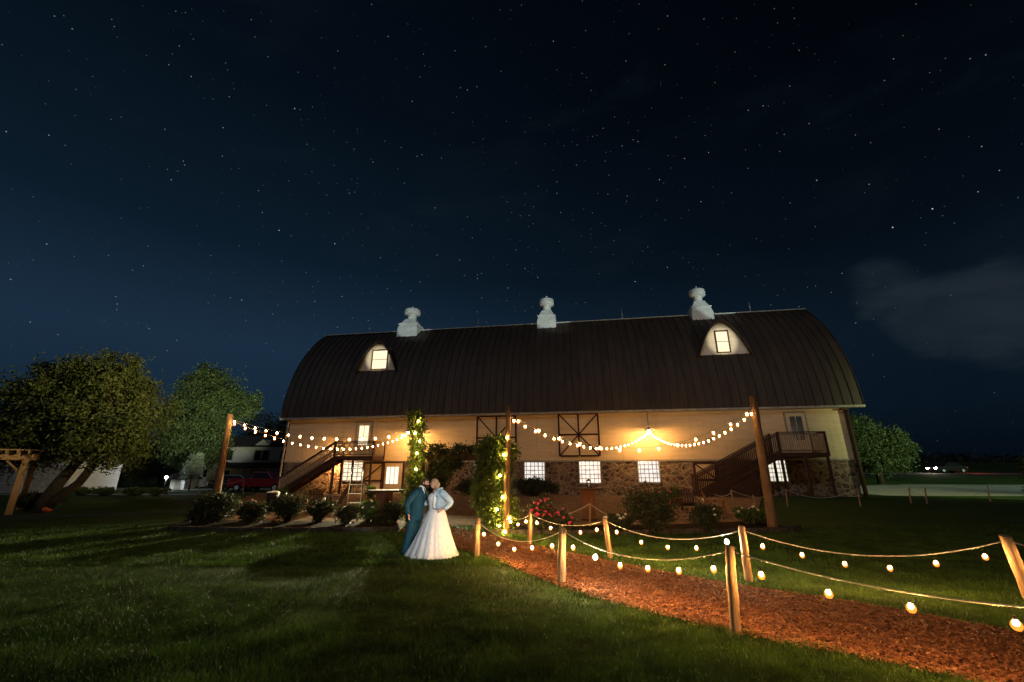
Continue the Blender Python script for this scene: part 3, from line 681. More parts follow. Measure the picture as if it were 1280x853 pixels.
# ------------------------------------------------------------------ outdoor stairs
def stair(name, label, xa, xb, xe, zf, va, vb, H, closed=False):
    """deck between xa..xb (x0=left), stairs from xa down to xe on the left; va = outer side, vb = wall side"""
    o = BW(xa, va, GB); t = thing(name, label, 'staircase', o, -A_)
    L = lambda x, v, z: (x-xa, v-va, z)
    b = MB()
    k = int((xb-xa)/.15)
    for i in range(k): x = xa+(xb-xa)*i/k; b.box(x-xa+.008, x-xa+.142, 0, vb-va, zf-.045, zf)
    b.box(0, xb-xa, -.03, .03, zf-.30, zf-.05); b.box(0, xb-xa, vb-va-.1, vb-va-.04, zf-.30, zf-.05); b.box(xb-xa-.05, xb-xa, .03, vb-va-.1, zf-.30, zf-.05)
    b.build('deck', M['darkwood'], t)
    ns = 14; run = (xa-xe); sw = 1.25
    s = MB()
    for i in range(1, ns):
        x = -run*i/ns; z = zf*(1-i/ns); s.box(x-run/ns*.15, x+run/ns+.02, .02, sw, z-.045, z); s.box(x+run/ns-.02, x+run/ns, .03, sw-.01, z, z+zf/ns-.045)
    s.build('stair_treads', M['darkwood'], t)
    for v in (0.0, sw):
        m = MB(); m.beam((0, v, zf-.18), (-run, v, -.02-.05), .05, .34); m.build('stringer', M['darkwood'], t)
    def rail(p, q_, nm, mt=M['baluster']):
        p = Vector(p); q_ = Vector(q_); r = MB()
        r.beam(p+Vector((0, 0, H)), q_+Vector((0, 0, H)), .13, .06, mi=1); r.beam(p+Vector((0, 0, H-.12)), q_+Vector((0, 0, H-.12)), .04, .09, mi=1); r.beam(p+Vector((0, 0, .12)), q_+Vector((0, 0, .12)), .04, .09, mi=1)
        n = max(2, int((q_-p).length/.135))
        for i in range(1, n):
            c = p.lerp(q_, i/n); r.box(c.x-.026, c.x+.026, c.y-.03, c.y+.01, c.z+.06, c.z+H-.1)
        for c in (p, q_): r.box(c.x-.055, c.x+.055, c.y-.055, c.y+.055, c.z-.25, c.z+H+.03, 1)
        r.build(nm, [mt, M['darkwood']], t)
    W = vb-va
    rail((0, -.02, zf), (xb-xa, -.02, zf), 'railing'); rail((xb-xa, .1, zf), (xb-xa, W-.12, zf), 'railing')
    sm_ = M['darkwood'] if closed else M['baluster']; rail((0, -.06, zf), (-run, -.06, .05), 'railing', sm_); rail((0, sw+.05, zf), (-run, sw+.05, .05), 'railing', sm_)
    for px_, pv in ((.0, .0), (xb-xa-.1, .0), ((xb-xa)*.5, .0), (.0, sw)):
        MB().box(px_-.07, px_+.07, pv-.055, pv+.085, -.3, zf-.3).build('post', M['darkwood'], t)
    if closed:
        c = MB(); c.prism([(-run*.93, -.2), (-run*.30, -.2), (-run*.30, zf*.70-.32), (-run*.93, .02)], .05, .09); c.build('skirt_boards', M['darkwood'], t)
    return t
zd = 2.56
xa, _ = B(418, 572, -1.6); xb, _ = B(466, 572, -1.6); xe, _ = B(346, 617, -1.6)
stair('outdoor_staircase', 'dark wooden staircase and deck on the left part of the barn front', xa, xb, xe, 2.84, -1.6, .4, 1.12)
xa, _ = B(976, 568, -1.6); xb, _ = B(1036, 568, -1.6); xe, _ = B(874, 622, -1.6)
stair('outdoor_staircase', 'dark boarded wooden staircase and deck near the right end of the barn', xa, xb, xe, 2.86, -1.6, .4, 1.34, True)
x, z = B(421, 560, .3)
o = MB().box(x-.06, x+.06, .26, .44, z+.04, z+.12).build('wall_lamp', M['iron'], barn); MB().ball((x, .26, z-.02), .045, 8, 6).build('lamp_bulb', M['underlamp'], o)
# warm lamp fixed under the left deck
x, z = B(418, 571, -.2)
o = MB().box(x-.12, x+.12, -.32, -.12, 2.14, 2.20).build('under_deck_lamp', M['iron'], barn); MB().ball((x, -.22, 2.07), .055, 8, 6).build('lamp_bulb', M['underlamp'], o)

# ------------------------------------------------------------------ festoon poles and string lights
def pole(px, pyt, Y, base_px, r, label, lean=(0, 0)):
    top = P(px, pyt, Y); X = XatY(base_px[0], base_px[1], Y)
    rr = random.Random(int(px)); H = top.z-gz(X, Y); base = Vector((X, Y, gz(X, Y)))
    d = top-base; pts = [Vector((0, 0, -.3))]+[d*(i/8)+Vector((rr.uniform(-.015, .015), rr.uniform(-.015, .015), 0)) for i in range(9)]
    rs = [r*1.12]+[r*(1.1-.32*i/8) for i in range(9)]
    b = MB().tube(pts, rs, 12)
    t = thing('wooden_pole', label, 'pole', base, 0, 'round timber poles that hold the string lights')
    b.build('shaft', M['pole'], t)
    h = MB().tube([d*.955+Vector((0, -r*.8, 0)), d*.955+Vector((0, -r*1.5, .02))], .014, 6); h.build('hook', M['iron'], t)
    return top
TL = pole(288, 518, 19.6, (265, 650), .15, 'leaning round timber pole at the left end of the patio')
TM = pole(635, 507, 15.1, (633, 668), .10, 'round timber pole rising out of the vine beside the path')
TR = pole(941, 495, 16.2, (967, 663), .155, 'thick round timber pole in front of the right staircase')
TV = pole(518, 514, 17.4, (513, 656), .09, 'slim timber pole covered in climbing vine behind the couple')

bulb_me = MB().lathe([(.001, -.062), (.016, -.058), (.026, -.045), (.030, -.028), (.024, -.008), (.013, .008), (.012, .02)], 8).mesh('bulb', M['bulb'])
def bulb_mesh(name, m, r):
    k = r/.030
    return MB().lathe([(.001, -.062*k), (.018*k, -.056*k), (.028*k, -.042*k), (.030*k, -.026*k), (.023*k, -.006*k), (.013*k, .010*k)], 8).mesh(name, m)
def socket_mesh(r):
    k = r/.030
    return MB().lathe([(.001, .045*k), (.015*k, .042*k), (.017*k, .008*k), (.015*k, .006*k)], 8).mesh('socket', M['cable'])
GL = {}
def halo_glass_me(sm):
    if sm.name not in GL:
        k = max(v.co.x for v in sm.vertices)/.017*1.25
        GL[sm.name] = MB().lathe([(.001, -.080*k), (.022*k, -.074*k), (.036*k, -.056*k), (.040*k, -.036*k), (.034*k, -.012*k), (.018*k, .006*k)], 10).mesh('glass', M['glow'])  # oversized bulb envelope; its amber emission imitates a halo round the core
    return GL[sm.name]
def span(a, c, sag, n=24):
    return [a.lerp(c, i/n)-Vector((0, 0, 4*sag*(i/n)*(1-i/n))) for i in range(n+1)]
def strand(label, segs, bm, sm, cord_r, cord_m, drop, group, rnd_seed=1, special=()):
    """segs: (a, c, sag, n_bulbs)"""
    o = segs[0][0]; t = thing('string_lights', label, 'string lights', o, 0, group); rr = random.Random(rnd_seed); cnt = 0
    cb = MB()
    for a, c, sag, nb in segs:
        cb.tube([p-o for p in span(a, c, sag)], cord_r, 6)
    cb.build('cord', cord_m, t)
    for a, c, sag, nb in segs:
        for i in range(nb):
            u = (i+.5)/nb; p = a.lerp(c, u)-Vector((0, 0, 4*sag*u*(1-u)))-o
            dd = drop*rr.uniform(.75, 1.35)
            k = MB().tube([p, p-Vector((rr.uniform(-.01, .01), 0, dd))], .0035, 5).build('hanger', M['cable'], t) if drop > .03 else None
            bo = link('bulb', special.get(cnt, bm) if special else bm, t, p-Vector((0, 0, dd+.03)))
            link('socket', sm, bo); link('glass', halo_glass_me(sm), bo); cnt += 1
    return t
pb = bulb_mesh('bulb', M['bulbp'], .030); ps = socket_mesh(.036)
g = 'festoons of bulbs over the patio'
def below(v, d): return v-Vector((0, 0, d))
strand('upper string of round bulbs from the left pole across to the vine pole', [(below(TL, .18), P(512, 541, 17.4), .47, 15)], pb, ps, .008, M['litcord'], 0.02, g, 1)
strand('lower string of bulbs from the left pole to the lamp over the left door', [(below(TL, .25), PEND_L-Vector((0, 0, .1)), 1.18, 26)], pb, ps, .008, M['litcord'], 0.02, g, 2)
strand('dense string of bulbs from middle pole to the hanging lamp and up to right pole', [(below(TM, .36), PEND_R-Vector((0, 0, .1)), 1.1, 24), (PEND_R-Vector((0, 0, .1)), below(TR, .5), 1.1, 24)], pb, ps, .008, M['litcord'], 0.02, g, 3)
strand('sparse string of bulbs straight between middle pole and right pole', [(below(TM, .30), below(TR, .42), 1.35, 13)], pb, ps, .008, M['litcord'], 0.02, g, 4)

# path rope fence: posts are things, the lit ropes hang between them
def fence_post(top_px, base, r, label, group, m=None):
    Y = base.y; top = P(top_px[0], top_px[1], Y); rr = random.Random(int(top_px[0])); d = top-base
    b = MB().tube([Vector((0, 0, -.2))]+[d*(i/5)+Vector((rr.uniform(-.006, .006), rr.uniform(-.006, .006), 0)) for i in range(6)]+[d*1.01], [r*1.05]+[r*(1.05-.02*i)*rr.uniform(.96, 1.04) for i in range(6)]+[r*.8], 12)
    o = b.build('fence_post', m or M['post'], None, base); tag(o, label, 'post', group)
    return top
gp = 'round wooden posts of the rope fence along the path'
N0 = fence_post((597, 649), G(596, 696), .068, 'pale wooden post beside the white dress, with a rope hanging down it', gp)
N1 = fence_post((703, 660), G(702, 730), .072, 'stout wooden post on the near side of the path, right of the bride', gp)
N2 = fence_post((912, 683), G(920, 793), .060, 'darker wooden post at the near path edge, nearest the camera', gp)
b3 = Vector((4.95, 3.35, 0)); N3 = b3+Vector((-.05, 0, .96))
o = MB().tube([(0, 0, -.2), (0, 0, .5), (-.05, 0, .98)], [.065, .06, .055], 12).build('fence_post', M['post'], None, b3); tag(o, 'wooden post that holds the near rope just past the right edge of the photo', 'post', gp)
F0 = fence_post((663, 640), G(662, 681), .060, 'short wooden post by the pink roses at the far path edge', gp)
F1 = fence_post((756, 648), G(763, 698), .055, 'leaning wooden post on the far path edge, in front of the barrel table', gp)
F2 = fence_post((927, 659), G(936, 727), .066, 'wooden post at the far path edge just behind the darker nearest post', gp)
bF3 = Vector((7.55, 7.0, 0)); F3 = fence_post((1257, 671), bF3, .075, 'thick leaning wooden post at the right edge of the photo', gp)
rb = bulb_mesh('bulb', M['bulb'], .020); rs = socket_mesh(.024); big = bulb_mesh('bulb', M['bulbw'], .033)
g = 'lit ropes of the path fence'
up = Vector((0, 0, -.05))
F9 = P(1420, 655, 4.6)
strand('near-side lit rope of the path fence from the pale post past the nearest post', [(N0+up, N1+up, .30, 5), (N1+up, N2+up, .26, 6), (N2+up, N3+up, .16, 5)], rb, rs, .009, M['rope'], .09, g, 5, {6: big})
Fm = P(634, 642, 15.1)
strand('far-side lit rope of the path fence from the vine pole to the right edge post', [(Fm, F0+up, .16, 3), (F0+up, F1+up, .20, 5), (F1+up, F2+up, .27, 5), (F2+up, F3+up, .32, 6), (F3+up, F3+Vector((2.2, -2.4, -.05)), .3, 4)], rb, rs, .009, M['rope'], .09, g, 6, {12: big})
o = MB().tube([(0, 0, 0), (-.04, -.08, -.3), (.02, -.09, -.6), (.03, -.1, -.8), (-.12, -.12, -.82), (-.25, -.16, -.82)], .008, 6).build('rope_end', M['rope'], None, N0+up+Vector((.03, 0, 0))); tag(o, 'loose pale rope tail hanging down the post beside the dress', 'rope')

# unlit rope barriers on the patio edge
gq = 'thin posts of the unlit rope barriers round the patio'
Q = {}
for (tp, bp, lab) in (((737, 630), (738, 660), 'thin pale post in front of the barrel table'), ((914, 613), (918, 641), 'thin pale post left of the thick pole, by the orange chair'),
                      ((941, 619), (945, 636), 'thin short post just left of the thick right pole'), ((982, 612), (985, 633), 'thin pale post under the lit window of the right staircase'),
                      ((1072, 610), (1076, 634), 'thin pale post at the barn right corner'), ((1136, 610), (1139, 629), 'first of two close thin posts on the far right lawn'),
                      ((1156, 610), (1159, 630), 'second of two close thin posts on the far right lawn'), ((1234, 607), (1238, 627), 'lone thin post on the far right lawn'),
                      ((250, 600), (249, 617), 'white post of the rope line behind the left pole'), ((305, 600), (304, 618), 'white post of the rope line beside the red truck')):
    b0 = G(*bp); Q[tp[0]] = fence_post(tp, b0, .035, lab, gq, M['post'])
def rope(label, segs):
    o = segs[0][0]; b = MB()
    for a, c, s in segs: b.tube([p-o for p in span(a, c, s, 12)], .014, 5)
    tag(b.build('rope', M['rope'], None, o), label, 'rope', 'unlit barrier ropes')
e0 = P(684, 646, Q[737].y); e1 = P(800, 655, Q[737].y)
rope('slack rope over the thin post before the barrel table', [(e0, Q[737], .12), (Q[737], e1, .15)])
rope('slack rope of three spans before the right staircase', [(Q[914], Q[982], .35), (Q[982], Q[1072], .45), (Q[914]+Vector((0, 0, -.1)), P(893, 618, Q[914].y), .12)])
rope('slack rope between the two close posts on the right lawn', [(Q[1136], Q[1156], .35)])
rope('rope slanting down from the lone post on the far right lawn', [(Q[1234], P(1218, 619, Q[1234].y), .02)])
rope('rope between the two white posts behind the left pole', [(Q[250], Q[305], .3)])

# ------------------------------------------------------------------ vegetation
def leaves(points, size, rng, squash=.7, droop=0.0):
    n = len(points); a = rng.normal(size=(n, 3)); a /= np.linalg.norm(a, axis=1)[:, None]
    a[:, 2] -= droop; a /= np.linalg.norm(a, axis=1)[:, None]
    r = rng.normal(size=(n, 3)); b = np.cross(a, r); b /= np.linalg.norm(b, axis=1)[:, None]
    s = size*(.6+.8*rng.random(n))[:, None]; c = np.asarray(points)
    c0 = c-a*s; c1 = c+b*s*squash*.5; c2 = c+a*s; c3 = c-b*s*squash*.5
    return np.stack([c0, c1, c2, c3], 1).reshape(-1, 3)
def cloud(blobs, nclump, nleaf, cr, size, seed, shell=.55, flat=.75, droop=0):
    rng = np.random.default_rng(seed); W = np.array([bl[3]*bl[4]*bl[5] for bl in blobs]); W = W**.75; W /= W.sum()
    idx = rng.choice(len(blobs), nclump, p=W); d = rng.normal(size=(nclump, 3)); d /= np.linalg.norm(d, axis=1)[:, None]
    rad = (shell+(1-shell)*rng.random(nclump)**.6)*(1+.10*rng.normal(size=nclump)); Bm = np.array(blobs)
    C = Bm[idx, :3]+d*rad[:, None]*Bm[idx, 3:6]
    crr = cr*(.5+rng.random(nclump))
    pts = np.repeat(C, nleaf, 0)+rng.normal(size=(nclump*nleaf, 3))*np.repeat(crr, nleaf)[:, None]*np.array([1, 1, flat])*.55
    return leaves(pts, size, rng, .8, droop), C
def twigs(C, org, seed, k, r=.02):
    rr = random.Random(seed); b = MB()
    for i in rr.sample(range(len(C)), min(k, len(C))):
        c = Vector(C[i]); o = Vector(org(c)); m = o.lerp(c, .5)+Vector((rr.uniform(-.1, .1), rr.uniform(-.1, .1), rr.uniform(0, .15)))
        b.tube([o, m, c], [r*1.3, r, r*.35], 5, cap=False)
    return b
def tree(name, label, base, trunks, blobs, nclump, nleaf, cr, size, leafm, seed, ntw=120, tw=.05, group=None):
    t = thing(name, label, 'tree', base, 0, group)
    b = MB()
    for pts, rs in trunks: b.tube(pts, rs, 12)
    V, C = cloud(blobs, nclump, nleaf, cr, size, seed)
    hub = [Vector(p) for pts, _ in trunks for p in pts[len(pts)//2:]]
    q_ = twigs(C, lambda c: min(hub, key=lambda h: (h-c).length+abs(h.z-c.z*.5)), seed, ntw, tw)
    b.add(q_.v, q_.f, 0, True)
    b.build('trunk', M['bark'], t)
    link('crown', fastmesh('crown', V, 4, leafm), t)
    return t
# big leaning tree at left
b0 = G(50, 641)
tree('broadleaf_tree', 'large spreading olive-green tree with a forked leaning trunk at the left', b0,
     [([(0, 0, -.3), (.05, 0, .5), (.35, .1, 1.3), (.9, .2, 2.4), (1.2, .3, 4.2), (1.4, .2, 5.6)], [.34, .28, .24, .2, .13, .05]),
      ([(.1, 0, 0), (.5, .1, .55), (1.2, .2, 1.3), (1.7, .2, 2.2), (2.4, .2, 3.4), (2.9, .2, 4.6)], [.2, .19, .18, .16, .11, .04]),
      ([(.9, .2, 2.2), (-.2, .1, 3.4), (-1.2, 0, 4.6)], [.16, .12, .04])],
     [(.9, .3, 4.7, 2.7, 2.4, 2.5), (-1.6, .3, 4.5, 2.3, 2.2, 2.3), (2.2, .2, 4.4, 1.8, 1.8, 1.9), (2.6, .2, 3.1, 1.1, 1.3, 1.1), (1.1, 0, 6.5, 1.4, 1.3, 1.2), (-.4, 0, 6.1, 1.7, 1.4, 1.1), (2.1, .3, 5.7, 1.1, 1.2, .9), (-2.9, .2, 3.5, 1.4, 1.4, 1.7), (2.0, -.6, 2.7, .9, .8, .6), (-.9, 0, 2.5, .8, .8, .6)],
     900, 66, .46, .080, M['leafA'], 21, 220, .035)
b0 = Vector((XatY(231, 612, 51), 51, .41))
tree('conical_tree', 'tall bright green feathery tree behind the white yard lamp', b0,
     [([(0, 0, -.3), (.1, 0, 4), (.1, 0, 9), (0, 0, 13.6)], [.5, .4, .25, .05])],
     [(.2, 0, 4.6, 3.6, 3.2, 2.6), (-.4, 0, 7.6, 3.7, 3.2, 3.0), (2.1, 0, 9.6, 2.6, 2.4, 2.2), (-1.6, 0, 11.0, 1.7, 1.8, 2.2), (-.4, 0, 12.6, 1.3, 1.3, 1.9), (1.3, 0, 12.2, 1.1, 1.1, 1.6), (4.3, 0, 9.0, 2.0, 1.7, 1.5), (-2.2, 0, 5.6, 1.7, 1.8, 2.4), (5.9, 0, 10.0, .9, .9, .9), (3.2, 0, 11.4, .9, .9, 1.3), (-2.8, 0, 8.6, .9, .9, 1.3)],
     1150, 40, .62, .15, M['leafB'], 22, 140, .06)
b0 = Vector((XatY(1098, 590, 47), 47, gz(XatY(1098, 590, 47), 47)))
tree('broadleaf_tree', 'rounded green tree just beyond the right end of the barn', b0,
     [([(0, 0, -.3), (0, 0, 2), (.2, 0, 4.5), (0, 0, 6)], [.3, .25, .16, .05])],
     [(-1.6, 0, 4.7, 2.6, 2.2, 2.3), (1.3, 0, 3.9, 2.4, 2.0, 1.9), (-3.2, 0, 5.2, 1.8, 1.6, 2.0), (2.9, 0, 3.6, 1.3, 1.2, 1.5), (0, 0, 2.6, 3.4, 2, 1.5)],
     800, 34, .55, .13, M['leafB'], 23, 80, .05)
b0 = Vector((30.6, 25.5, gz(30.6, 25.5)))
tree('round_shrub', 'bright green shrub cut off by the right edge of the photo', b0,
     [([(0, 0, -.2), (0, 0, .8), (.1, 0, 1.8)], [.08, .06, .03])],
     [(0, 0, 1.5, 1.0, .9, 1.0), (.5, 0, 2.2, .7, .7, .8), (-.1, 0, .7, .9, .8, .6)], 260, 30, .22, .07, M['leafB'], 24, 40, .015)
b0 = Vector((XatY(236, 612, 44), 44, .41))
tree('small_pale_tree', 'small pale-leaved tree right of the bright yard lamp', b0,
     [([(0, 0, -.2), (0, 0, 1.0), (0, 0, 2.2)], [.08, .06, .03])],
     [(0, 0, 1.9, .9, .8, 1.2), (.1, 0, 2.9, .5, .5, .7)], 190, 24, .24, .07, M['leafE'], 25, 40, .015)
# dark trees behind
gt = 'dark trees far behind the left lawn'
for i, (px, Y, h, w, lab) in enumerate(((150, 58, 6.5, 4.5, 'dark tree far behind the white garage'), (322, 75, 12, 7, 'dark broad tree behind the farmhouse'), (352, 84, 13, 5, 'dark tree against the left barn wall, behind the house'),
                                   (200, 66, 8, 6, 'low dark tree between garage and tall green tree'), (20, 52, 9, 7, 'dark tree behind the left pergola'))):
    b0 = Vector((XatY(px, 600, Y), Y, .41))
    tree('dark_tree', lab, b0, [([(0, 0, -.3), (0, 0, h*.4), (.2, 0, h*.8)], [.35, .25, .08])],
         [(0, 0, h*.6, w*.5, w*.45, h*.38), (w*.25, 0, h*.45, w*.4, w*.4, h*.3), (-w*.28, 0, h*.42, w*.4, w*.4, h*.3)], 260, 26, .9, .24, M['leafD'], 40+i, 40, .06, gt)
# far woods as a mass along the horizon
rng = np.random.default_rng(77); W_ = []
for i in range(900):
    a = rng.uniform(-1.0, 1.0); d_ = rng.uniform(190, 240); x = d_*math.tan(a*.95); y = d_
    if y < 60: continue
    z0 = gz(x, y); hh = rng.uniform(3.2, 6.5) if x > 20 else rng.uniform(5, 12)
    W_.append(np.stack([rng.normal(x, 3.2, 26), rng.normal(y, 3, 26), z0+rng.random(26)*hh], 1))
V = leaves(np.concatenate(W_), 1.1, rng, 1.0)
tag(link('far_woods', fastmesh('far_woods', V, 4, M['leafD'])), 'dark woods along the far horizon', 'woods', kind='stuff')

def bush(name, label, px, py, w, h, leafm, seed, flowers=None, nfl=0, group='garden shrubs in the beds before the patio', dense=1.0, Y=None, size=.05):
    b0 = G(px, py) if Y is None else Vector((XatY(px, py, Y), Y, gz(0, Y)))
    t = thing(name, label, 'shrub', b0, 0, group)
    rr = random.Random(seed)
    bl = [(0, 0, h*.52, w*.42, w*.38, h*.42)]+[(rr.uniform(-.3, .3)*w, rr.uniform(-.2, .2)*w, h*rr.uniform(.35, .78), w*rr.uniform(.16, .28), w*.2, h*rr.uniform(.16, .26)) for _ in range(5)]
    V, C = cloud(bl, int(130*dense), 22, .15*max(.6, h), size, seed, .4)
    V[:, 2] = np.maximum(V[:, 2], .01)
    twigs(C, lambda c: (rr.uniform(-.08, .08), rr.uniform(-.08, .08), -.03), seed, 45, .012).build('stems', M['bark'], t)
    link('foliage', fastmesh('foliage', V, 4, leafm), t)
    if flowers:
        fm = MB()
        for k in range(9):
            a = k*2.4; r_ = .010+.0042*k
            fm.ball((r_*cos(a)*.9, r_*sin(a)*.9, .022-.0015*k), (.022, .022, .014), 6, 4)
        me = fm.mesh('flower', flowers); top = sorted(range(len(C)), key=lambda i: -C[i][2]-.35*(-C[i][1]))
        for i in range(nfl):
            c = C[top[int(i*len(top)*.55/nfl)]]; o = link('flower', me, t, (c[0]+rr.uniform(-.05, .05), c[1]-.1, c[2]+.06)); s = rr.uniform(.8, 1.5); o.scale = (s, s, s); o.rotation_euler = (rr.uniform(.3, 1.2), rr.uniform(-.4, .4), rr.uniform(0, 6))
    return t
# left bed
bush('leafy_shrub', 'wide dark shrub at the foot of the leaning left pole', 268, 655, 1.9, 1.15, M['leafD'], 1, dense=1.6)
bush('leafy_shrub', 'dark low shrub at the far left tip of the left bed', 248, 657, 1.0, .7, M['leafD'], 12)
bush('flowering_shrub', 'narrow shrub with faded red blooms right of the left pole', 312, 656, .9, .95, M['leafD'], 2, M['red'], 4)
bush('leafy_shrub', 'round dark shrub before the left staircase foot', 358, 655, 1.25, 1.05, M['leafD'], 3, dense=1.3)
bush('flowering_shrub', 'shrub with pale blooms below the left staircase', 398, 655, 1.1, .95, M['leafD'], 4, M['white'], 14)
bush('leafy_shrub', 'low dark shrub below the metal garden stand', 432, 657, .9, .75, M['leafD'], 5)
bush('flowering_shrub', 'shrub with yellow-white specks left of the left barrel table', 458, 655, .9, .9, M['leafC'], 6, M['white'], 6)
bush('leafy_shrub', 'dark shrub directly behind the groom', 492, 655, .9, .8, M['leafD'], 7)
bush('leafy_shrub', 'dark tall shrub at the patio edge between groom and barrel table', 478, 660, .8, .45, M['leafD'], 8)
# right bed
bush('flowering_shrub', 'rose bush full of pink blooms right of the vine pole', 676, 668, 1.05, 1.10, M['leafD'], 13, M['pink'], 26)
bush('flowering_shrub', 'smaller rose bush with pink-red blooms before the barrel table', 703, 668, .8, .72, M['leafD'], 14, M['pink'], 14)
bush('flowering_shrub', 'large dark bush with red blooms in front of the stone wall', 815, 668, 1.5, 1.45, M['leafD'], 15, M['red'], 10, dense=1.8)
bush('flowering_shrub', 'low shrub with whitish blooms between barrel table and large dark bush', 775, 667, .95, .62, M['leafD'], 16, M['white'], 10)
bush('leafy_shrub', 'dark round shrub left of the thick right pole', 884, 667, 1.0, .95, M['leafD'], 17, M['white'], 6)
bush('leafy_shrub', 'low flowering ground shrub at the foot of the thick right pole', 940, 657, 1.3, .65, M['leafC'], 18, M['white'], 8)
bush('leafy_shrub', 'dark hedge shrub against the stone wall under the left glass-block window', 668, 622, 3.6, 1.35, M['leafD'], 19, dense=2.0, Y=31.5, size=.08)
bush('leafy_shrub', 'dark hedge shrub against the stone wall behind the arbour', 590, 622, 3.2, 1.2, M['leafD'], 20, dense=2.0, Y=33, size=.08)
gh = 'low clipped shrubs at the white garage'
for i, (px, lab) in enumerate(((78, 'low clipped shrub at the garage wall, nearest the trunk'), (101, 'low clipped shrub in the middle of the garage wall'), (128, 'low clipped shrub at the garage right corner'), (167, 'small shrub on the lawn right of the garage'), (193, 'small shrub on the lawn left of the yard lamp'))):
    bush('low_shrub', lab, px, 622, 1.6, .6, M['leafB'], 60+i, group=gh, Y=32, size=.07)
bush('leafy_shrub', 'dark shrub at the foot of the big leaning tree', 34, 640, 1.2, .9, M['leafD'], 66, group='shrubs under the big tree')

# climbing vines and the arbour they grow on
bA = Vector((XatY(517, 656, 17.4), 17.4, gz(0, 17.4)))
arb = thing('garden_arbour', 'dark timber garden arbour joining the two vine-covered poles', 'arbour', bA)
AR = XatY(634, 660, 17.0)-bA.x
zt = P(580, 571, 17.4).z-bA.z
for x_, y_ in ((.12, .6), (AR-.12, .3), (.12, 2.4), (AR-.12, 2.4)):
    MB().box(x_-.06, x_+.06, y_-.06, y_+.06, -.2, zt-.08).build('post', M['darkwood'], arb)
for y_ in (.45, 2.4):
    MB().box(-.1, AR+.05, y_-.05, y_+.05, zt-.08, zt+.10).build('beam', M['darkwood'], arb)
for i in range(7): MB().box(.15+i*(AR-.3)/6-.03, .15+i*(AR-.3)/6+.03, .2, 2.7, zt+.10, zt+.20).build('rafter', M['darkwood'], arb)
def vine(label, Y, blobs_px, n, seed, lights=(), lseed=0, leafm=None, size=.05, stem=None):
    b0 = Vector((XatY(stem[0], stem[1], Y), Y, gz(0, Y))); t = thing('climbing_vine', label, 'vine', b0, 0, 'vines on poles and arbour')
    bl = []
    for (px, py, rx, rz) in blobs_px:
        p = P(px, py, Y)-b0; k = Y/548; bl.append((p.x, p.y, p.z, rx*k, max(.18, rx*k*.8), rz*k))
    V, C = cloud(bl, n, 22, .15, size, seed, .45)
    V[:, 2] = np.maximum(V[:, 2], .01)
    link('foliage', fastmesh('foliage', V, 4, leafm or M['leafC']), t)
    rr = random.Random(seed)
    s = MB(); hz = max(b_[2] for b_ in bl)
    for k in range(3): s.tube([(rr.uniform(-.06, .06)+.09*sin(z_*2.5+k*2), .09*cos(z_*2.5+k*2), z_*hz/8) for z_ in range(9)], .018, 6)
    s.build('stem', M['bark'], t)
    if lights:
        L0 = P(*lights[0], Y-.3); ft = thing('fairy_lights', 'yellow lights wound through '+('the leafy clump on the middle pole' if lseed else 'the vine on the slim pole'), 'string lights', L0)
        pts = [P(a, c, Y-.36)-L0 for a, c in lights]; MB().tube(pts, .005, 5).build('cord', M['cable'], ft)
        bm = bulb_mesh('bulb', M['fairy'], .026)
        for p in pts: o = link('bulb', bm, ft, p); link('socket', socket_mesh(.026), o)
vine('tall narrow vine climbing the slim pole behind the couple', 17.4, [(519, 520, 8, 9), (522, 535, 9, 12), (521, 555, 9, 14), (520, 578, 8, 15), (519, 598, 9, 12), (517, 620, 9, 18), (516, 640, 10, 16)], 560, 81, [(523, 526), (519, 541), (525, 551), (521, 566), (520, 586)], 0, stem=(516, 655))
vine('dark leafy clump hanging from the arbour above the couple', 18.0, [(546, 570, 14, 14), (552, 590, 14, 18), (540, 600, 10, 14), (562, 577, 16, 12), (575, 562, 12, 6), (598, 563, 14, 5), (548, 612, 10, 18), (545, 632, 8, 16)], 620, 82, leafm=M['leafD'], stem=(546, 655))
vine('broad leafy vine clump around the middle pole', 15.35, [(612, 566, 16, 20), (624, 560, 13, 14), (636, 566, 10, 12), (608, 592, 14, 22), (627, 590, 12, 20), (606, 620, 12, 20), (624, 622, 14, 20), (628, 648, 13, 15), (612, 646, 12, 14), (640, 640, 8, 18), (618, 578, 18, 22), (600, 605, 9, 30)], 1250, 83, [(634, 546), (630, 568), (625, 594), (628, 621), (621, 636), (637, 647), (624, 656), (631, 664)], 1, stem=(622, 670))

# ------------------------------------------------------------------ patio furniture
def spool_table(label, px, py, w, h, Y):
    b0 = Vector((XatY(px, py, Y), Y, gz(0, Y)+.03)); t = thing('barrel_table', label, 'table', b0, 0, 'barrel tables on the patio')
    s = MB(); s.lathe([(w*.17, 0.02), (w*.19, h*.5), (w*.21, h-.08)], 20, sm=False)
    for k in range(20): a = 2*pi*(k+.5)/20; s.beam((w*.175*cos(a), w*.175*sin(a), .02), (w*.215*cos(a), w*.215*sin(a), h-.09), .045, .03)
    s.build('pedestal', M['cedar'], t)
    MB().lathe([(.001, h-.08), (w*.5, h-.08), (w*.5, h-.02), (w*.48, h), (.001, h)], 28, sm=False).build('table_top', M['darkwood'], t)
    MB().lathe([(.001, 0), (w*.26, 0), (w*.26, .05), (.001, .055)], 20, sm=False).build('foot_ring', M['darkwood'], t)
    return b0
tb = spool_table('round-topped barrel table in front of the centre glass-block window', 737, 655, 1.25, 1.22, 18.3)
spool_table('round-topped barrel table left of the groom, before the entrance door', 478, 652, 1.45, 1.12, 18.6)
b0 = tb+Vector((.05, .0, 1.22)); t = thing('lantern', 'small dark lantern standing on the barrel table', 'lantern', b0)
MB().box(-.09, .09, -.09, .09, .0, .03).build('base', M['iron'], t)
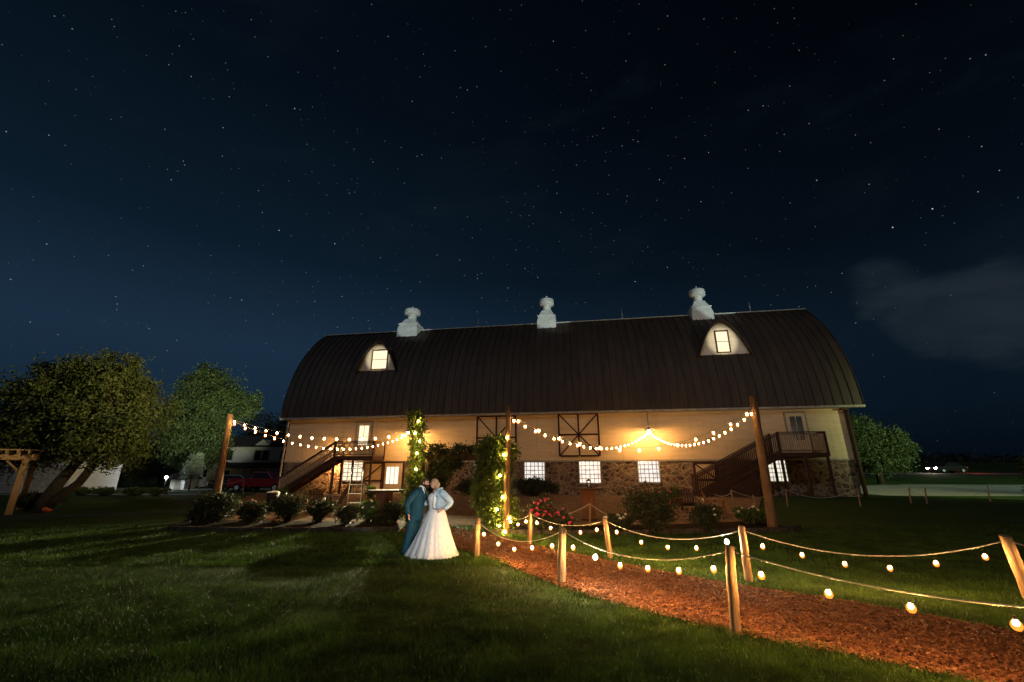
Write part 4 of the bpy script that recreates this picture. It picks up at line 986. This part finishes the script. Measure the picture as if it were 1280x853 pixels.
f = MB()
for sx in (-1, 1):
    for sy in (-1, 1): f.beam((sx*.075, sy*.075, .03), (sx*.06, sy*.06, .26), .014)
f.build('frame', M['iron'], t); MB().lathe([(.11, .26), (.04, .33), (.012, .36), (.001, .37)], 4, sm=False).build('roof', M['iron'], t)
MB().tube([(0, 0, .03), (0, 0, .15)], .03, 8).build('candle', M['white'], t)
def adirondack(label, base, rz, m):
    t = thing('garden_chair', label, 'chair', base, rz, 'slatted garden chairs on the patio')
    b = MB()
    for k in range(5): b.beam((-.27, -.35+k*.125, .38-.035*k), (.27, -.35+k*.125, .38-.035*k), .11, .025, up=(0, 0, 1))
    b.build('seat', m, t); b = MB()
    for k in range(5): x = -.22+.11*k; b.beam((x, .16, .22), (x*1.2, .50, 1.0-.05*abs(k-2)), .095, .022, up=(0, 1, 0))
    b.beam((-.28, .40, .72), (.28, .40, .72), .03, .07); b.build('backrest', m, t)
    for s in (-1, 1):
        MB().box(s*.33-.06, s*.33+.06, -.42, .32, .56, .585).build('armrest', m, t)
        MB().box(s*.30-.02, s*.30+.02, -.38, -.29, 0, .56).build('leg', m, t); MB().beam((s*.30, .42, .02), (s*.30, -.28, .36), .03, .1, up=(1, 0, 0)).build('leg', m, t)
    return t
def onp(px, py): v = G(px, py); v.z += .03; return v
adirondack('orange-red slatted chair before the right staircase', onp(896, 644), 1.1, M['cedar'])
adirondack('dark slatted chair left of the orange-red chair', onp(862, 640), -.3, M['darkwood'])
adirondack('dark slatted chair under the left staircase', onp(395, 640), .6, M['darkwood'])
adirondack('dark slatted chair facing the metal garden stand', onp(418, 637), -.9, M['darkwood'])
# metal garden stand (tall narrow rack) before the entrance
b0 = onp(441, 640); t = thing('plant_stand', 'tall narrow pale metal plant stand with round top', 'plant stand', b0)
hh = P(441, 577, b0.y).z-b0.z; w = .27
f = MB()
for s in (-1, 1): f.tube([(s*w*1.15, 0, 0), (s*w, 0, hh*.8)], .016, 6)
f.tube([(w*cos(a), 0, hh*.8+w*.9*sin(a)) for a in [pi*k/10 for k in range(11)]], .016, 6)
f.build('frame', M['galv'], t)
for k, z_ in enumerate((.35, .75, 1.15)): MB().box(-w, w, -.16, .16, z_, z_+.025).build('shelf', M['galv'], t)
# waste bin near stair foot
b0 = onp(338, 640); t = thing('waste_bin', 'dark round waste bin with a pale rim near the left staircase foot', 'bin', b0)
MB().lathe([(.001, 0), (.22, 0), (.27, .8), (.26, .82)], 18).build('body', M['iron'], t); MB().lathe([(.275, .80), (.285, .82), (.27, .85), (.001, .9)], 18).build('lid', M['galv'], t)
# planters on the patio
for px, py, lab in ((350, 632, 'squat planter with pale foliage by the left staircase foot'), (462, 632, 'squat planter with green foliage before the stable door'), (846, 632, 'squat planter right of the large dark bush')):
    b0 = onp(px, py); t = thing('planter', lab, 'planter', b0, 0, 'planters on the patio')
    MB().lathe([(.001, 0), (.2, 0), (.28, .34), (.30, .36), (.27, .37), (.25, .33), (.001, .33)], 16).build('pot', M['cedar'], t)
    V, C = cloud([(0, 0, .6, .3, .3, .28)], 50, 18, .12, .05, int(px)); link('foliage', fastmesh('foliage', V, 4, M['leafC']), t)
# pumpkin and pot at the tree foot
b0 = G(57, 641); t = thing('pumpkin', 'small orange pumpkin in the grass at the big tree foot', 'pumpkin', b0)
MB().lathe([(.001, .0), (.12, .02), (.2, .12), (.17, .23), (.03, .25)], 24, fn=lambda a, z: 1+.07*cos(a*8)).build('shell', M['clay'], t); MB().tube([(0, 0, .23), (.02, 0, .32)], .02, 6).build('stem', M['bark'], t)

# ------------------------------------------------------------------ left edge pergola
Yp = 20.5; b0 = Vector((XatY(33, 643, Yp), Yp, gz(0, Yp))); t = thing('pergola', 'pale timber pergola cut off by the left edge of the photo', 'pergola', b0, .72)
zt = P(40, 568, Yp).z-b0.z
for x_, y_ in ((-.55, 0), (-2.9, 0), (-.55, 2.6), (-2.9, 2.6)): MB().box(x_-.11, x_+.11, y_-.11, y_+.11, -.2, zt-.28).build('post', M['newwood'], t)
for y_ in (-.14, .14, 2.46, 2.74): MB().box(-3.4, -.15, y_-.03, y_+.03, zt-.28, zt).build('beam', M['newwood'], t)
for i in range(9): MB().box(-3.2+i*.34-.025, -3.2+i*.34+.025, -.6, 3.3, zt, zt+.14).build('rafter', M['newwood'], t)
for i in range(7): MB().box(-3.4, .1, -.4+i*.55-.02, -.4+i*.55+.02, zt+.14, zt+.18).build('purlin', M['newwood'], t)
MB().beam((-.55, 0, zt-.9), (-1.15, 0, zt-.29), .07, .07).build('brace', M['newwood'], t)

# ------------------------------------------------------------------ garage, farmhouse, shed
def gable_house(name, label, cat, base, rz, w, d, h, rh, wallm, roofm):
    t = thing(name, label, cat, base, rz)
    b = MB(); b.box(0, w, 0, d, -.3, h); b.add([(0, 0, h), (0, d, h), (0, d/2, h+rh), (w, 0, h), (w, d, h), (w, d/2, h+rh)], [(0, 2, 1), (3, 4, 5)]); b.build('wall', wallm, t)
    r = MB()
    for s in (0, 1):
        y0 = -.4 if s == 0 else d+.4; sl = rh/(d/2); a = (-.35, y0, h-.4*sl+.02); e = (-.35, d/2, h+rh+.02)
        n_ = Vector((0, -sl if s == 0 else sl, 1)).normalized()*.12
        q4 = [Vector(a), Vector((w+.35, *a[1:])), Vector((w+.35, *e[1:])), Vector(e)]
        r.add([*q4, *[v+n_ for v in q4]], [(0, 1, 2, 3), (4, 7, 6, 5), (0, 4, 5, 1), (1, 5, 6, 2), (2, 6, 7, 3), (3, 7, 4, 0)])
    r.build('roof', roofm, t)
    return t
bx0 = XatY(-40, 620, 37); t = gable_house('garage', 'plain white garage behind the big leaning tree', 'garage', Vector((bx0, 37, .38)), .0, -36.7-bx0, 4.6, 3.0, 1.5, M['white_siding'], M['shingle'])
for x_ in (1.2, 4.6):
    dd = MB().box(x_, x_+2.6, -.05, -.004, 0, 2.2); 
    for k in range(1, 4): dd.box(x_, x_+2.6, -.062, -.052, .55*k-.012, .55*k+.012)
    dd.build('garage_door', M['trim'], t)
# farmhouse
Yh = 60; hx0 = XatY(262, 600, Yh); hx1 = XatY(372, 600, Yh)
t = gable_house('farmhouse', 'dim two-storey white farmhouse between left pole and barn', 'house', Vector((hx0, Yh, .4)), 0, hx1-hx0, 8, 5.2, 1.6, M['white_siding'], M['shingle'])
for px in (273, 281, 317, 327, 350):
    for row in (0, 1):
        x_ = XatY(px, 600, Yh)-hx0; z_ = 3.35 if row else .75
        ww = MB().box(x_-.42, x_+.42, -.05, -.005, z_, z_+1.25).build('window', M['windark'], t)
        MB().box(x_-.5, x_-.42, -.07, -.004, z_-.06, z_+1.33).box(x_+.42, x_+.5, -.07, -.004, z_-.06, z_+1.33).box(x_-.42, x_+.42, -.068, -.004, z_+1.25, z_+1.33).build('frame', M['trim'], ww)
w_ = hx1-hx0
r = MB(); r.add([(-.4, -2.4, 2.45), (w_+.4, -2.4, 2.45), (w_+.4, -.02, 3.05), (-.4, -.02, 3.05), (-.4, -2.4, 2.3), (w_+.4, -2.4, 2.3), (w_+.4, -.02, 2.3), (-.4, -.02, 2.3)], [(0, 1, 2, 3), (4, 7, 6, 5), (0, 4, 5, 1), (1, 5, 6, 2), (3, 7, 4, 0)]); r.build('porch_roof', M['shingle'], t)
for k in range(5): x_ = w_*k/4; MB().box(x_-.08, x_+.08, -2.35, -2.19, -.2, 2.3).build('porch_column', M['trim'], t)
gx = XatY(321, 600, Yh)-hx0
MB().add([(gx-1.2, -.1, 5.2), (gx+1.2, -.1, 5.2), (gx, -.1, 6.1), (gx-1.2, 3, 5.2), (gx+1.2, 3, 5.2), (gx, 3, 6.1)], [(0, 1, 2), (0, 2, 5, 3), (1, 4, 5, 2), (3, 5, 4)]).build('gable', M['white_siding'], t)
# lean-to wing on its left
t2 = gable_house('outbuilding', 'small pale outbuilding left of the farmhouse', 'outbuilding', Vector((XatY(249, 600, 56), 56, .4)), 0, XatY(262, 600, 56)-XatY(249, 600, 56)-.4, 3, 2.9, .6, M['white_siding'], M['shingle'])
MB().box(.3, .8, -.04, -.005, 1.2, 2.1).build('window', M['windark'], t2)
Ys = 46; t3 = gable_house('garden_shed', 'small white shed lit by the yard lamp', 'shed', Vector((XatY(211, 612, Ys), Ys, .38)), 0, 1.5, 1.6, 1.15, .35, M['white_siding'], M['shingle'])
MB().box(.5, 1.1, -.03, -.004, 0, 1.05).build('door', M['trim'], t3)
p = P(208, 597, 44.5); b0 = Vector((p.x, p.y, gz(p.x, p.y))); t = thing('yard_lamp', 'bright white lamp on a short post on the far left lawn', 'lamp', b0)
MB().tube([(0, 0, -.2), (0, 0, p.z-b0.z-.08)], .05, 8).build('post', M['iron'], t); MB().lathe([(.04, -.12), (.12, -.1), (.14, .02), (.05, .12)], 10, (0, 0.16, p.z-b0.z)).build('housing', M['iron'], t)
MB().ball((0, 0, p.z-b0.z), .12, 10, 7).build('lamp_bulb', M['yard'], t)

# ------------------------------------------------------------------ vehicles
def vehicle(name, label, base, rz, m, kind='car', lit=False):
    t = thing(name, label, 'car' if kind == 'car' else 'pickup truck', base, rz)
    if kind == 'car':
        side = [(-2.2, .32), (2.2, .32), (2.25, .62), (2.1, .80), (1.15, .92), (.55, 1.38), (-.85, 1.42), (-1.55, .98), (-2.2, .92), (-2.28, .6)]
        gl = [(1.0, .93), (.5, 1.33), (-.8, 1.36), (-1.4, .97)]
    else:
        side = [(-2.6, .42), (2.5, .42), (2.55, .85), (2.45, 1.02), (1.3, 1.12), (.8, 1.68), (-.55, 1.70), (-.65, 1.10), (-2.6, 1.10), (-2.62, .7)]
        gl = [(1.15, 1.13), (.75, 1.62), (-.45, 1.63), (-.5, 1.13)]
    b = MB(); n = len(side); rows = [(-.86, .97), (-.80, 1.0), (.80, 1.0), (.86, .97)]
    V = []
    for y_, s in rows:
        for x_, z_ in side: k = .86 if z_ > 1.2 else 1.0; V.append((x_*s, y_*k, z_))
    Fc = [(j*n+i, j*n+(i+1) % n, (j+1)*n+(i+1) % n, (j+1)*n+i) for j in range(3) for i in range(n)]+[tuple(range(n)), tuple(range(3*n, 4*n))[::-1]]
    b.add(V, Fc); b.build('body', m, t)
    for s in (-1, 1): MB().prism(gl, s*.875-.012, s*.875+.012).build('side_window', M['carglass'], t)
    w = MB().tube([(0, -.11, 0), (0, .11, 0)], .33, 18); wm = w.mesh('wheel', M['rubber']); h = MB().tube([(0, -.12, 0), (0, .12, 0)], .19, 12).mesh('rim', M['galv'])
    for x_ in ((-1.4, 1.4) if kind == 'car' else (-1.7, 1.6)):
        for s in (-1, 1): o = link('wheel', wm, t, (x_, s*.80, .33)); link('rim', h, o)
    for s in (-1, 1):
        MB().box(side[2][0]-.04, side[2][0]+.015, s*.62-.16, s*.62+.16, .60, .74).build('headlight', M['head'] if lit else M['galv'], t)
        MB().box(side[-1][0]-.015, side[-1][0]+.06, s*.62-.14, s*.62+.14, .66, .80).build('taillight', M['tail'] if lit else M['red'], t)
    return t
b0 = Vector((XatY(296, 612, 42), 42, .42)); vehicle('parked_car', 'dark red car parked left of the red pickup truck', b0, .1, M['cardark'])
b0 = Vector((XatY(326, 612, 41), 41, .42)); vehicle('pickup_truck', 'bright red pickup truck parked beyond the left staircase', b0, .05, M['carred'], 'truck')
xx = XatY(1185, 590, 64.5); b0 = Vector((xx, 64.5, gz(xx, 64.5)+.04)); vehicle('passing_car', 'dark car with lamps lit on the far road at right', b0, pi, M['cardark'], 'car', True)

# ------------------------------------------------------------------ people
def skin(verts, edges, radii, levels=2, root=0):
    me = bpy.data.meshes.new('tmp'); me.from_pydata(verts, edges, []); o = bpy.data.objects.new('tmp', me); COL.objects.link(o)
    o.modifiers.new('s', 'SKIN')
    for i, r in enumerate(radii):
        me.skin_vertices[0].data[i].radius = r if isinstance(r, tuple) else (r, r); me.skin_vertices[0].data[i].use_root = (i == root)
    sb = o.modifiers.new('b', 'SUBSURF'); sb.levels = levels; sb.render_levels = levels
    dg = bpy.context.evaluated_depsgraph_get(); dg.update(); ev = o.evaluated_get(dg); m2 = ev.to_mesh()
    V = [tuple(v.co) for v in m2.vertices]; Fc = [tuple(p.vertices) for p in m2.polygons]; ev.to_mesh_clear()
    bpy.data.objects.remove(o); bpy.data.meshes.remove(me)
    return V, Fc
def chain(pts, radii, levels=2): return skin(pts, [(i, i+1) for i in range(len(pts)-1)], radii, levels)
def head(b, c, yaw, roll, k=1.0):
    """skull + face, facing local +x turned by yaw; roll tips it"""
    R = Matrix.Rotation(yaw, 3, 'Z') @ Matrix.Rotation(roll, 3, 'Y'); c = Vector(c)
    V = []; n, m = 20, 14
    for j in range(m+1):
        t = pi*j/m
        for i in range(n):
            a = 2*pi*i/n; x, y, z = sin(t)*cos(a), sin(t)*sin(a), cos(t)
            X, Y_, Z = x*.096, y*.076, z*.122
            if z < 0: Y_ *= 1-.28*(-z); X = X*(1-.18*(-z))+.012*(-z)
            if x > .6: X -= .006*(1 if abs(y) > .25 and .0 < z < .35 else 0)
            V.append(c+R @ Vector((X, Y_, Z))*k)
    b.add(V, [(j*n+i, (j+1)*n+i, (j+1)*n+(i+1) % n, j*n+(i+1) % n) for j in range(m) for i in range(n)], 0, True)
    T = lambda x, y, z: c+R @ Vector((x, y, z))*k
    b.add([T(.088, 0, .035), T(.092, -.016, -.025), T(.092, .016, -.025), T(.122, 0, -.022), T(.098, 0, -.038)], [(0, 1, 3), (0, 3, 2), (1, 4, 3), (2, 3, 4)], 0, True)
    for s in (-1, 1):
        b.ball(T(.083, s*.030, .012), .012*k, 8, 6, 1); b.ball(T(.086, s*.030, .030), (.012*k, .02*k, .006*k), 6, 4, 2)
        b.ball(T(-.005, s*.076, -.005), (.022*k, .010*k, .032*k), 8, 6, 0)
    b.ball(T(.084, 0, -.058), (.009*k, .022*k, .007*k), 8, 5, 3)
    return T
def hand(b, wrist, d, palmn, k=1.0, curl=.5):
    """palm plus five bent fingers; d = finger direction, palmn = palm normal"""
    w = Vector(wrist); d = Vector(d).normalized(); nrm = Vector(palmn).normalized(); s = d.cross(nrm).normalized(); nrm = s.cross(d).normalized()
    V, Fq = skin([tuple(w-d*.02), tuple(w+d*.035*k), tuple(w+d*.085*k)], [(0, 1), (1, 2)], [(.024*k, .02*k), (.034*k, .017*k), (.036*k, .014*k)], 1); b.add(V, Fq, 0, True)
    for i, (o, L) in enumerate(((-.03, .066), (-.010, .075), (.011, .070), (.030, .054))):
        p0 = w+d*.07*k+s*o*k; p1 = p0+(d*.45+nrm*.1*curl)*L*k; p2 = p1+(d*.3+nrm*.35*curl)*L*k; p3 = p2+(d*.12+nrm*.4*curl)*L*k
        V, Fq = chain([tuple(p0), tuple(p1), tuple(p2), tuple(p3)], [.0095*k, .009*k, .0085*k, .007*k], 1); b.add(V, Fq, 0, True)
    p0 = w+d*.02*k-s*.025*k; p1 = p0+(d*.5-s*.7)*.04*k; p2 = p1+(d*.85-s*.2+nrm*.2)*.035*k
    V, Fq = chain([tuple(p0), tuple(p1), tuple(p2)], [.013*k, .011*k, .009*k], 1); b.add(V, Fq, 0, True)
SKM = [M['skin'], M['eye'], M['darkhair'], M['lips']]

def loft(b, secs, n=24, mi=0, capt=True):
    V = []; 
    for (z, cx_, cy_, rx, ry) in secs: V += [(cx_+rx*cos(2*pi*k/n), cy_+ry*sin(2*pi*k/n), z) for k in range(n)]
    m = len(secs); Fc = [(i*n+k, i*n+(k+1) % n, (i+1)*n+(k+1) % n, (i+1)*n+k) for i in range(m-1) for k in range(n)]
    if capt: Fc += [tuple(range(n))[::-1], tuple(range((m-1)*n, m*n))]
    b.add(V, Fc, mi, True)
def spl(pts, rs, k=5):
    P_ = [Vector(q) for q in pts]; out = []; ro = []
    for i in range(len(P_)-1):
        p0 = P_[max(0, i-1)]; p1 = P_[i]; p2 = P_[i+1]; p3 = P_[min(len(P_)-1, i+2)]
        for j in range(k):
            t = j/k; out.append(.5*((2*p1)+(p2-p0)*t+(2*p0-5*p1+4*p2-p3)*t*t+(3*p1-p0-3*p2+p3)*t**3)); ro.append(rs[i]*(1-t)+rs[i+1]*t)
    return out+[P_[-1]], ro+[rs[-1]]
def limb(b, pts, rs, wr=.0, seed=1):
    q_, ro = spl(pts, rs); rr = random.Random(seed); b.tube(q_, [x*(1+wr*rr.uniform(-1, 1)) for x in ro], 14); b.ball(q_[0], rs[0]*1.02, 14, 10)

# groom: stands at the left, turned to the right, near arm hanging, far arm round the bride
gm = G(517, 694); groom = thing('person', 'bearded man in a dark teal suit leaning his face to the bride', 'person', gm)
b = MB()
V, Fq = skin([(0, 0, .95), (-.0, 0, 1.15), (.0, 0, 1.36), (.04, 0, 1.46), (.10, 0, 1.555),
              (-.06, -.19, 1.43), (-.17, -.27, 1.17), (-.13, -.28, .93),
              (.10, .17, 1.42), (.30, .26, 1.22), (.50, .16, 1.12),
              (-.03, -.10, .90), (-.10, -.12, .50), (-.17, -.13, .09), (.03, .10, .90), (.0, .12, .50), (-.06, .15, .09)],
             [(0, 1), (1, 2), (2, 3), (3, 4), (3, 5), (5, 6), (6, 7), (3, 8), (8, 9), (9, 10), (0, 11), (11, 12), (12, 13), (0, 14), (14, 15), (15, 16)],
             [.13, .12, .09, .055, .055, .030, .030, .028, .030, .030, .028, .085, .06, .042, .085, .06, .042])
b.add(V, Fq, 0, True)
hc = (.185, 0, 1.655); T = head(b, hc, -.32, .12)
hand(b, (-.125, -.285, .93), (.12, .05, -1), (1, 0, 0)); hand(b, (.52, .15, 1.12), (1, -.3, -.1), (0, -1, 0))
b.build('body', SKM, groom)
b = MB()
loft(b, [(.77, -.035, 0, .200, .180), (.80, -.035, 0, .212, .192), (.90, -.02, 0, .215, .198), (1.02, -.01, 0, .212, .196), (1.15, .0, 0, .200, .190), (1.28, .01, 0, .207, .205), (1.38, .02, 0, .200, .212), (1.45, .035, 0, .172, .185), (1.495, .055, 0, .125, .125), (1.525, .075, 0, .088, .088), (1.555, .09, 0, .074, .072)])
limb(b, [(.0, -.165, 1.405), (-.10, -.245, 1.29), (-.17, -.285, 1.16), (-.155, -.292, 1.04), (-.13, -.287, .945)], [.098, .084, .070, .062, .056], .035, 4)
limb(b, [(.08, .16, 1.41), (.20, .25, 1.30), (.33, .255, 1.22), (.48, .17, 1.13)], [.09, .078, .066, .055], .03, 5)
b.tube([(.10, -.085, 1.545), (.165, -.135, 1.44), (.200, -.145, 1.30), (.196, -.12, 1.12)], [.016, .022, .014, .006], 6)
b.tube([(.205, -.06, 1.14), (.205, -.07, .98), (.185, -.09, .82)], [.008, .010, .012], 6)
b.box(.02, .10, -.207, -.198, 1.0, 1.02); b.box(.09, .13, -.205, -.19, 1.32, 1.345)
b.build('suit_jacket', M['suit'], groom)
b = MB(); b.ball((.150, -.055, 1.445), (.072, .080, .115)); loft(b, [(1.53, .085, 0, .066, .064), (1.585, .105, 0, .066, .064)]); b.build('shirt', M['shirt'], groom)
b = MB(); b.tube([(.185, -.10, 1.52), (.215, -.105, 1.45), (.218, -.10, 1.38)], [.014, .018, .020], 6); b.build('necktie', M['suit'], groom)
b = MB()
loft(b, [(.74, -.03, 0, .175, .165), (.80, -.03, 0, .185, .172), (.95, -.02, 0, .18, .168)])
limb(b, [(-.05, -.085, .84), (-.085, -.105, .66), (-.11, -.12, .48), (-.15, -.13, .26), (-.185, -.135, .06)], [.128, .112, .098, .088, .086], .03, 6)
limb(b, [(.01, .085, .84), (.0, .11, .66), (-.01, .12, .48), (-.03, .14, .26), (-.05, .15, .06)], [.128, .112, .098, .088, .086], .03, 7)
b.build('trousers', M['suit'], groom)
for (x_, y_, a) in ((-.17, -.14, -.25), (-.04, .15, -.1)):
    b = MB(); V, Fq = chain([(-.07, 0, .045), (.03, 0, .05), (.12, 0, .035), (.19, 0, .03)], [(.042, .045), (.045, .045), (.045, .033), (.032, .026)])
    R = Matrix.Rotation(a, 3, 'Z'); b.add([R @ Vector(v)+Vector((x_, y_, 0)) for v in V], Fq, 0, True); b.build('shoe', M['shoe'], groom)
Rm = Matrix.Rotation(-.32, 3, 'Z') @ Matrix.Rotation(.12, 3, 'Y'); Hc = Vector(hc)
b = MB()
def cap(b, c, R, r, zc, xc, sc=1.0, n=22, m=12, front=.2):
    """shell over the skull, open over the face"""
    V = []
    for j in range(m+1):
        t = (.02+.62*j/m)*pi
        for i in range(n):
            a = 2*pi*i/n; z = cos(t); x = sin(t)*cos(a); y = sin(t)*sin(a)
            if z < .45 and x > front: z2 = .45+(z-.45)*.05; s2 = sqrt(max(0, 1-z2*z2))/max(1e-6, sqrt(x*x+y*y)); x, y, z = x*s2, y*s2, z2
            V.append(c+R @ Vector((x*r[0]+xc, y*r[1], z*r[2]+zc)))
    b.add(V, [(j*n+i, (j+1)*n+i, (j+1)*n+(i+1) % n, j*n+(i+1) % n) for j in range(m) for i in range(n)], 0, True)
cap(b, Hc, Rm, (.102, .084, .128), .002, -.004); b.build('hair', M['darkhair'], groom)
b = MB(); b.ball(Hc+Rm @ Vector((.052, 0, -.078)), (.055, .062, .058), 14, 9); b.ball(Hc+Rm @ Vector((.02, -.055, -.05)), (.05, .02, .045), 10, 7); b.build('beard', M['beard'], groom)

# bride: full white skirt, lace bodice, pale denim jacket, hand on hip
bm_ = G(540, 695); bride = thing('person', 'woman in a full white wedding dress and pale denim jacket, hand on hip', 'person', bm_)
b = MB()
V, Fq = skin([(.05, 0, .95), (.05, 0, 1.12), (.05, 0, 1.30), (.03, 0, 1.42), (.0, 0, 1.52),
              (.20, -.15, 1.40), (.41, -.13, 1.22), (.25, -.27, 1.04),
              (-.10, .13, 1.40), (-.18, .16, 1.20), (-.34, .10, 1.12),
              (.02, -.09, .85), (.02, -.09, .45), (.02, -.09, .08), (.06, .09, .85), (.06, .09, .45), (.06, .09, .08)],
             [(0, 1), (1, 2), (2, 3), (3, 4), (3, 5), (5, 6), (6, 7), (3, 8), (8, 9), (9, 10), (0, 11), (11, 12), (12, 13), (0, 14), (14, 15), (15, 16)],
             [.13, .12, .10, .06, .05, .03, .03, .026, .03, .03, .026, .09, .06, .04, .09, .06, .04])
b.add(V, Fq, 0, True)
hw = (-.035, 0, 1.635); head(b, hw, pi+.35, -.10, .95)
hand(b, (.235, -.275, 1.035), (-1, -.1, -.25), (0, 1, 0), .9); hand(b, (-.35, .09, 1.12), (-1, -.2, .1), (0, -1, 0), .88)
b.build('body', SKM, bride)
b = MB()
loft(b, [(.93, .055, 0, .205, .185), (1.03, .055, 0, .192, .170), (1.12, .045, 0, .185, .165), (1.22, .03, -.005, .195, .178), (1.31, .02, -.01, .198, .182), (1.37, .025, -.005, .175, .165), (1.41, .035, 0, .13, .12)])
b.build('bodice', M['lace'], bride)
b = MB(); rr = random.Random(9)
ph = [rr.uniform(0, 6) for _ in range(4)]
def fold(a, z):
    k = max(0, 1-z/1.0); return 1+k*(.05*sin(5*a+ph[0]+1.2*sin(2*a))+.035*sin(13*a+ph[1]+z*2.5+sin(3*a))+.016*sin(29*a+ph[2]+z*4))+.05*max(0, k-.9)*sin(40*a)
for lay, (sc, zo) in enumerate(((1.0, 0.0), (.965, .02))):
    b.lathe([(.60*sc, .012), (.61*sc, .05), (.57*sc, .11), (.505*sc, .24), (.44*sc, .40), (.385*sc, .54), (.335*sc, .68), (.285*sc, .82), (.245*sc, .92), (.212*sc, .99), (.190*sc, 1.03), (.17*sc, 1.04)], 120, (.0, 0, 0), fn=fold)
V2 = []
for v in b.v:
    k = v[2]; V2.append((v[0]+.055*min(1, k), v[1]*.92, v[2]))
b.v = V2; b.build('skirt', M['tulle'], bride)
b = MB(); b.tube([(.6*cos(a)*(1+.05*sin(9*a+ph[0]))*1.0, .55*sin(a)*(1+.05*sin(9*a+ph[0])), .03+.012*sin(23*a)) for a in [2*pi*i/90 for i in range(91)]], .026, 6); b.build('hem_ruffle', M['lace'], bride)
b = MB()
loft(b, [(1.045, .135, 0, .150, .185), (1.06, .135, 0, .162, .195), (1.10, .135, 0, .160, .192), (1.13, .135, 0, .168, .200), (1.25, .13, 0, .165, .202), (1.35, .125, 0, .165, .200), (1.43, .115, 0, .140, .165), (1.48, .10, 0, .10, .115), (1.52, .085, 0, .07, .075)])
limb(b, [(.20, -.135, 1.405), (.315, -.17, 1.32), (.415, -.15, 1.215), (.355, -.215, 1.125), (.285, -.262, 1.062)], [.092, .084, .072, .063, .052], .04, 8)
limb(b, [(-.04, .14, 1.38), (-.17, .17, 1.22), (-.31, .11, 1.13)], [.08, .066, .052], .03, 9)
b.tube([(.06, -.085, 1.50), (.025, -.150, 1.42), (.0, -.190, 1.30), (-.005, -.186, 1.16), (.005, -.178, 1.055)], [.018, .026, .016, .013, .012], 8)
b.tube([(.17, .02, 1.525), (.14, -.07, 1.525), (.07, -.10, 1.49)], .024, 8)
j = b.build('denim_jacket', M['denim'], bride)
b = MB(); b.tube([(.0, -.192, 1.065), (.10, -.205, 1.05), (.2, -.18, 1.06), (.29, -.10, 1.07)], .014, 6); b.tube([(.06, -.205, 1.34), (.13, -.218, 1.335), (.2, -.205, 1.33)], .005, 6); b.build('seams', M['denimdark'], j)
Rw = Matrix.Rotation(pi+.35, 3, 'Z') @ Matrix.Rotation(-.10, 3, 'Y'); Hw = Vector(hw)
b = MB(); cap(b, Hw, Rw, (.108, .088, .124), .004, -.008, front=.35)
b.ball(Hw+Vector((.085, .0, -.02)), (.065, .065, .075), 14, 9); b.ball(Hw+Vector((.06, -.05, -.06)), (.045, .035, .075), 10, 7); b.ball(Hw+Vector((.10, -.03, -.10)), (.04, .04, .06), 10, 7)
b.build('hair', M['hair'], bride)
